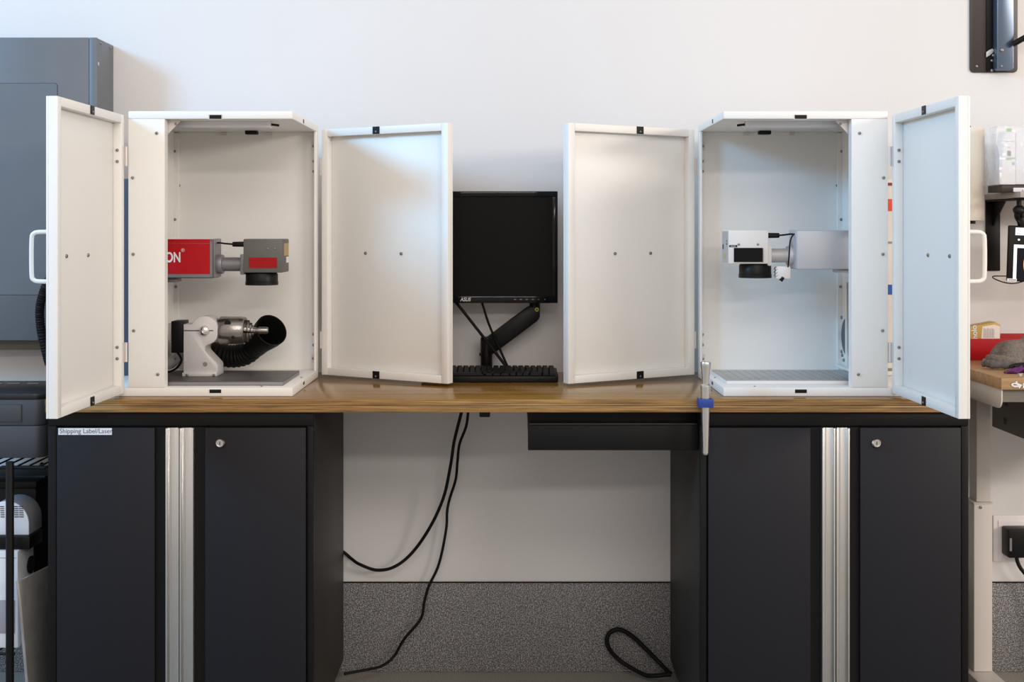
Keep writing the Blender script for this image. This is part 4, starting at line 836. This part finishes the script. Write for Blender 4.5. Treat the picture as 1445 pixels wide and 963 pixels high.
def sheet(fn, nu, nv, th):
    """cloth: a grid bent by fn(u, v), given thickness"""
    bm2 = bmesh.new(); g_ = [[bm2.verts.new(fn(i/nu, j/nv)) for j in range(nv+1)] for i in range(nu+1)]
    for i in range(nu):
        for j in range(nv): bm2.faces.new((g_[i][j], g_[i+1][j], g_[i+1][j+1], g_[i][j+1]))
    bmesh.ops.recalc_face_normals(bm2, faces=bm2.faces[:])
    bmesh.ops.solidify(bm2, geom=bm2.faces[:], thickness=th)
    bmesh.ops.recalc_face_normals(bm2, faces=bm2.faces[:])
    q = MB(); q._merge(bm2); return q
cc = P(1437, 492, 3.50); cc.z = DT+0.012
cap_t = thing('knit_cap', (cc.x, cc.y, DT), 'grey knitted cap lying on the wooden desk', 'cap')
def crown(u, v):     # slumped crown with soft creases
    a = 2*math.pi*u; e_ = math.pi/2*v; ct = math.cos(e_)
    rx, ry, rz = 0.083, 0.066, 0.084
    k = 1+0.05*math.sin(3*a+1.2)*ct+0.05*math.sin(5*a+2.5*v)*ct+0.03*noise.noise(Vector((math.cos(a)*2, math.sin(a)*2, v*3)))
    z = rz*math.sin(e_)*(1+0.14*math.cos(a+0.7))
    x = rx*ct*k*math.cos(a); 
    if z > 0.058: z = 0.058+(z-0.058)*0.6
    return Vector((cc.x+x+0.012*v, cc.y+ry*ct*k*math.sin(a), cc.z+z-0.006*math.exp(-((x+0.01)/0.02)**2)*math.sin(e_)))
q = sheet(crown, 72, 22, 0.002); q.build('crown', 'cap', cap_t, 1.4)
pts = [Vector((cc.x+0.082*math.cos(a)*(1+0.04*math.sin(4*a)), cc.y+0.066*math.sin(a), DT+0.0165+0.004*math.sin(2*a+1))) for a in [2*math.pi*k/24 for k in range(25)]]
MB().tube(pts, 0.014, 14, 4, radii=lambda w_: 0.0145+0.0015*math.sin(w_*23)).build('cuff', 'cap', cap_t, 1.4)
roll = [P(1385.5, 511.5, 3.43), P(1389, 512.3, 3.425), P(1396, 513.6, 3.41), P(1404, 514.6, 3.40), P(1414, 515, 3.395), P(1424, 514.8, 3.393)]
b = MB(); b.tube(roll, 0.012, 18, 10, radii=lambda w_: 0.0113*min(1, 0.45+4*w_)*(1+0.10*math.sin(w_*15)+0.05*math.sin(w_*37+1)))
tag(b.build('cloth_roll', 'cap_dark', None, 1.5), 'dark grey rolled cloth in front of the knitted cap', 'cloth')
pc = thing('purple_cloth', P(1437, 528, 3.30), 'purple and black crumpled cloth at the desk corner', 'cloth')
def purple(u, v):
    c_ = P(1419+30*u, 527, 3.29); y = c_.y+0.055*v*(0.25+0.75*u)
    h = (0.003+0.017*u)*abs(math.sin(4.2*u+5.0*v+0.6))*(0.35+0.65*math.sin(math.pi*min(1, v+0.12)))+0.002*noise.noise(Vector((u*6, v*6, 2)))
    return Vector((c_.x, y, DT+0.0045+max(0, h)))
sheet(purple, 40, 26, 0.0025).build('cloth_body', 'purple', pc, 1.2)
def lining(u, v):
    c_ = P(1434+30*u, 520, 3.335); y = c_.y+0.045*v
    return Vector((c_.x, y, DT+0.0060+0.022*abs(math.sin(3.4*u+3.0*v+0.9))*(0.4+0.6*u)))
sheet(lining, 34, 20, 0.0025).build('black_lining', 'black_cloth', pc, 1.2)
b = MB(); b.lathe([(0.0062, 0), (0.0066, 0.001), (0.0066, 0.0075), (0.0058, 0.0085), (0.0036, 0.0085), (0.0034, 0.002), (0, 0.002)], (X(1440, 3.235), 0.035, DT+0.0004), (0, 0, 1), 6); tag(b.build('hex_nut', 'chrome', None, 0.3), 'small steel hex nut near the desk front edge', 'nut')

# added black box stands in for shade behind the label printer, plus cable bundle
t = thing('shade_fill_box', (-1.44, 0.37, 0.25), 'added black box filling the shaded area behind the label printer', 'box')
b = MB(); b.box(-1.55, -1.352, 0.25, 0.49, 0.2495, 0.655, 0.004); b.build('fill_body', 'shade_fill', t)
b = MB(); b.box(-1.552, -1.350, 0.248, 0.492, 0.6553, 0.675, 0.003); b.build('fill_top', 'shade_fill', t)
b = MB(); b.tube([P(60, 655, 3.70), P(52, 668, 3.71), P(46, 684, 3.72), P(50, 694, 3.74), P(58, 684, 3.74), P(63, 660, 3.74)], 0.007, 12, 8)
tag(b.build('cable_bundle', 'black_soft'), 'black cable bundle hanging under the printer shelf', 'cable')
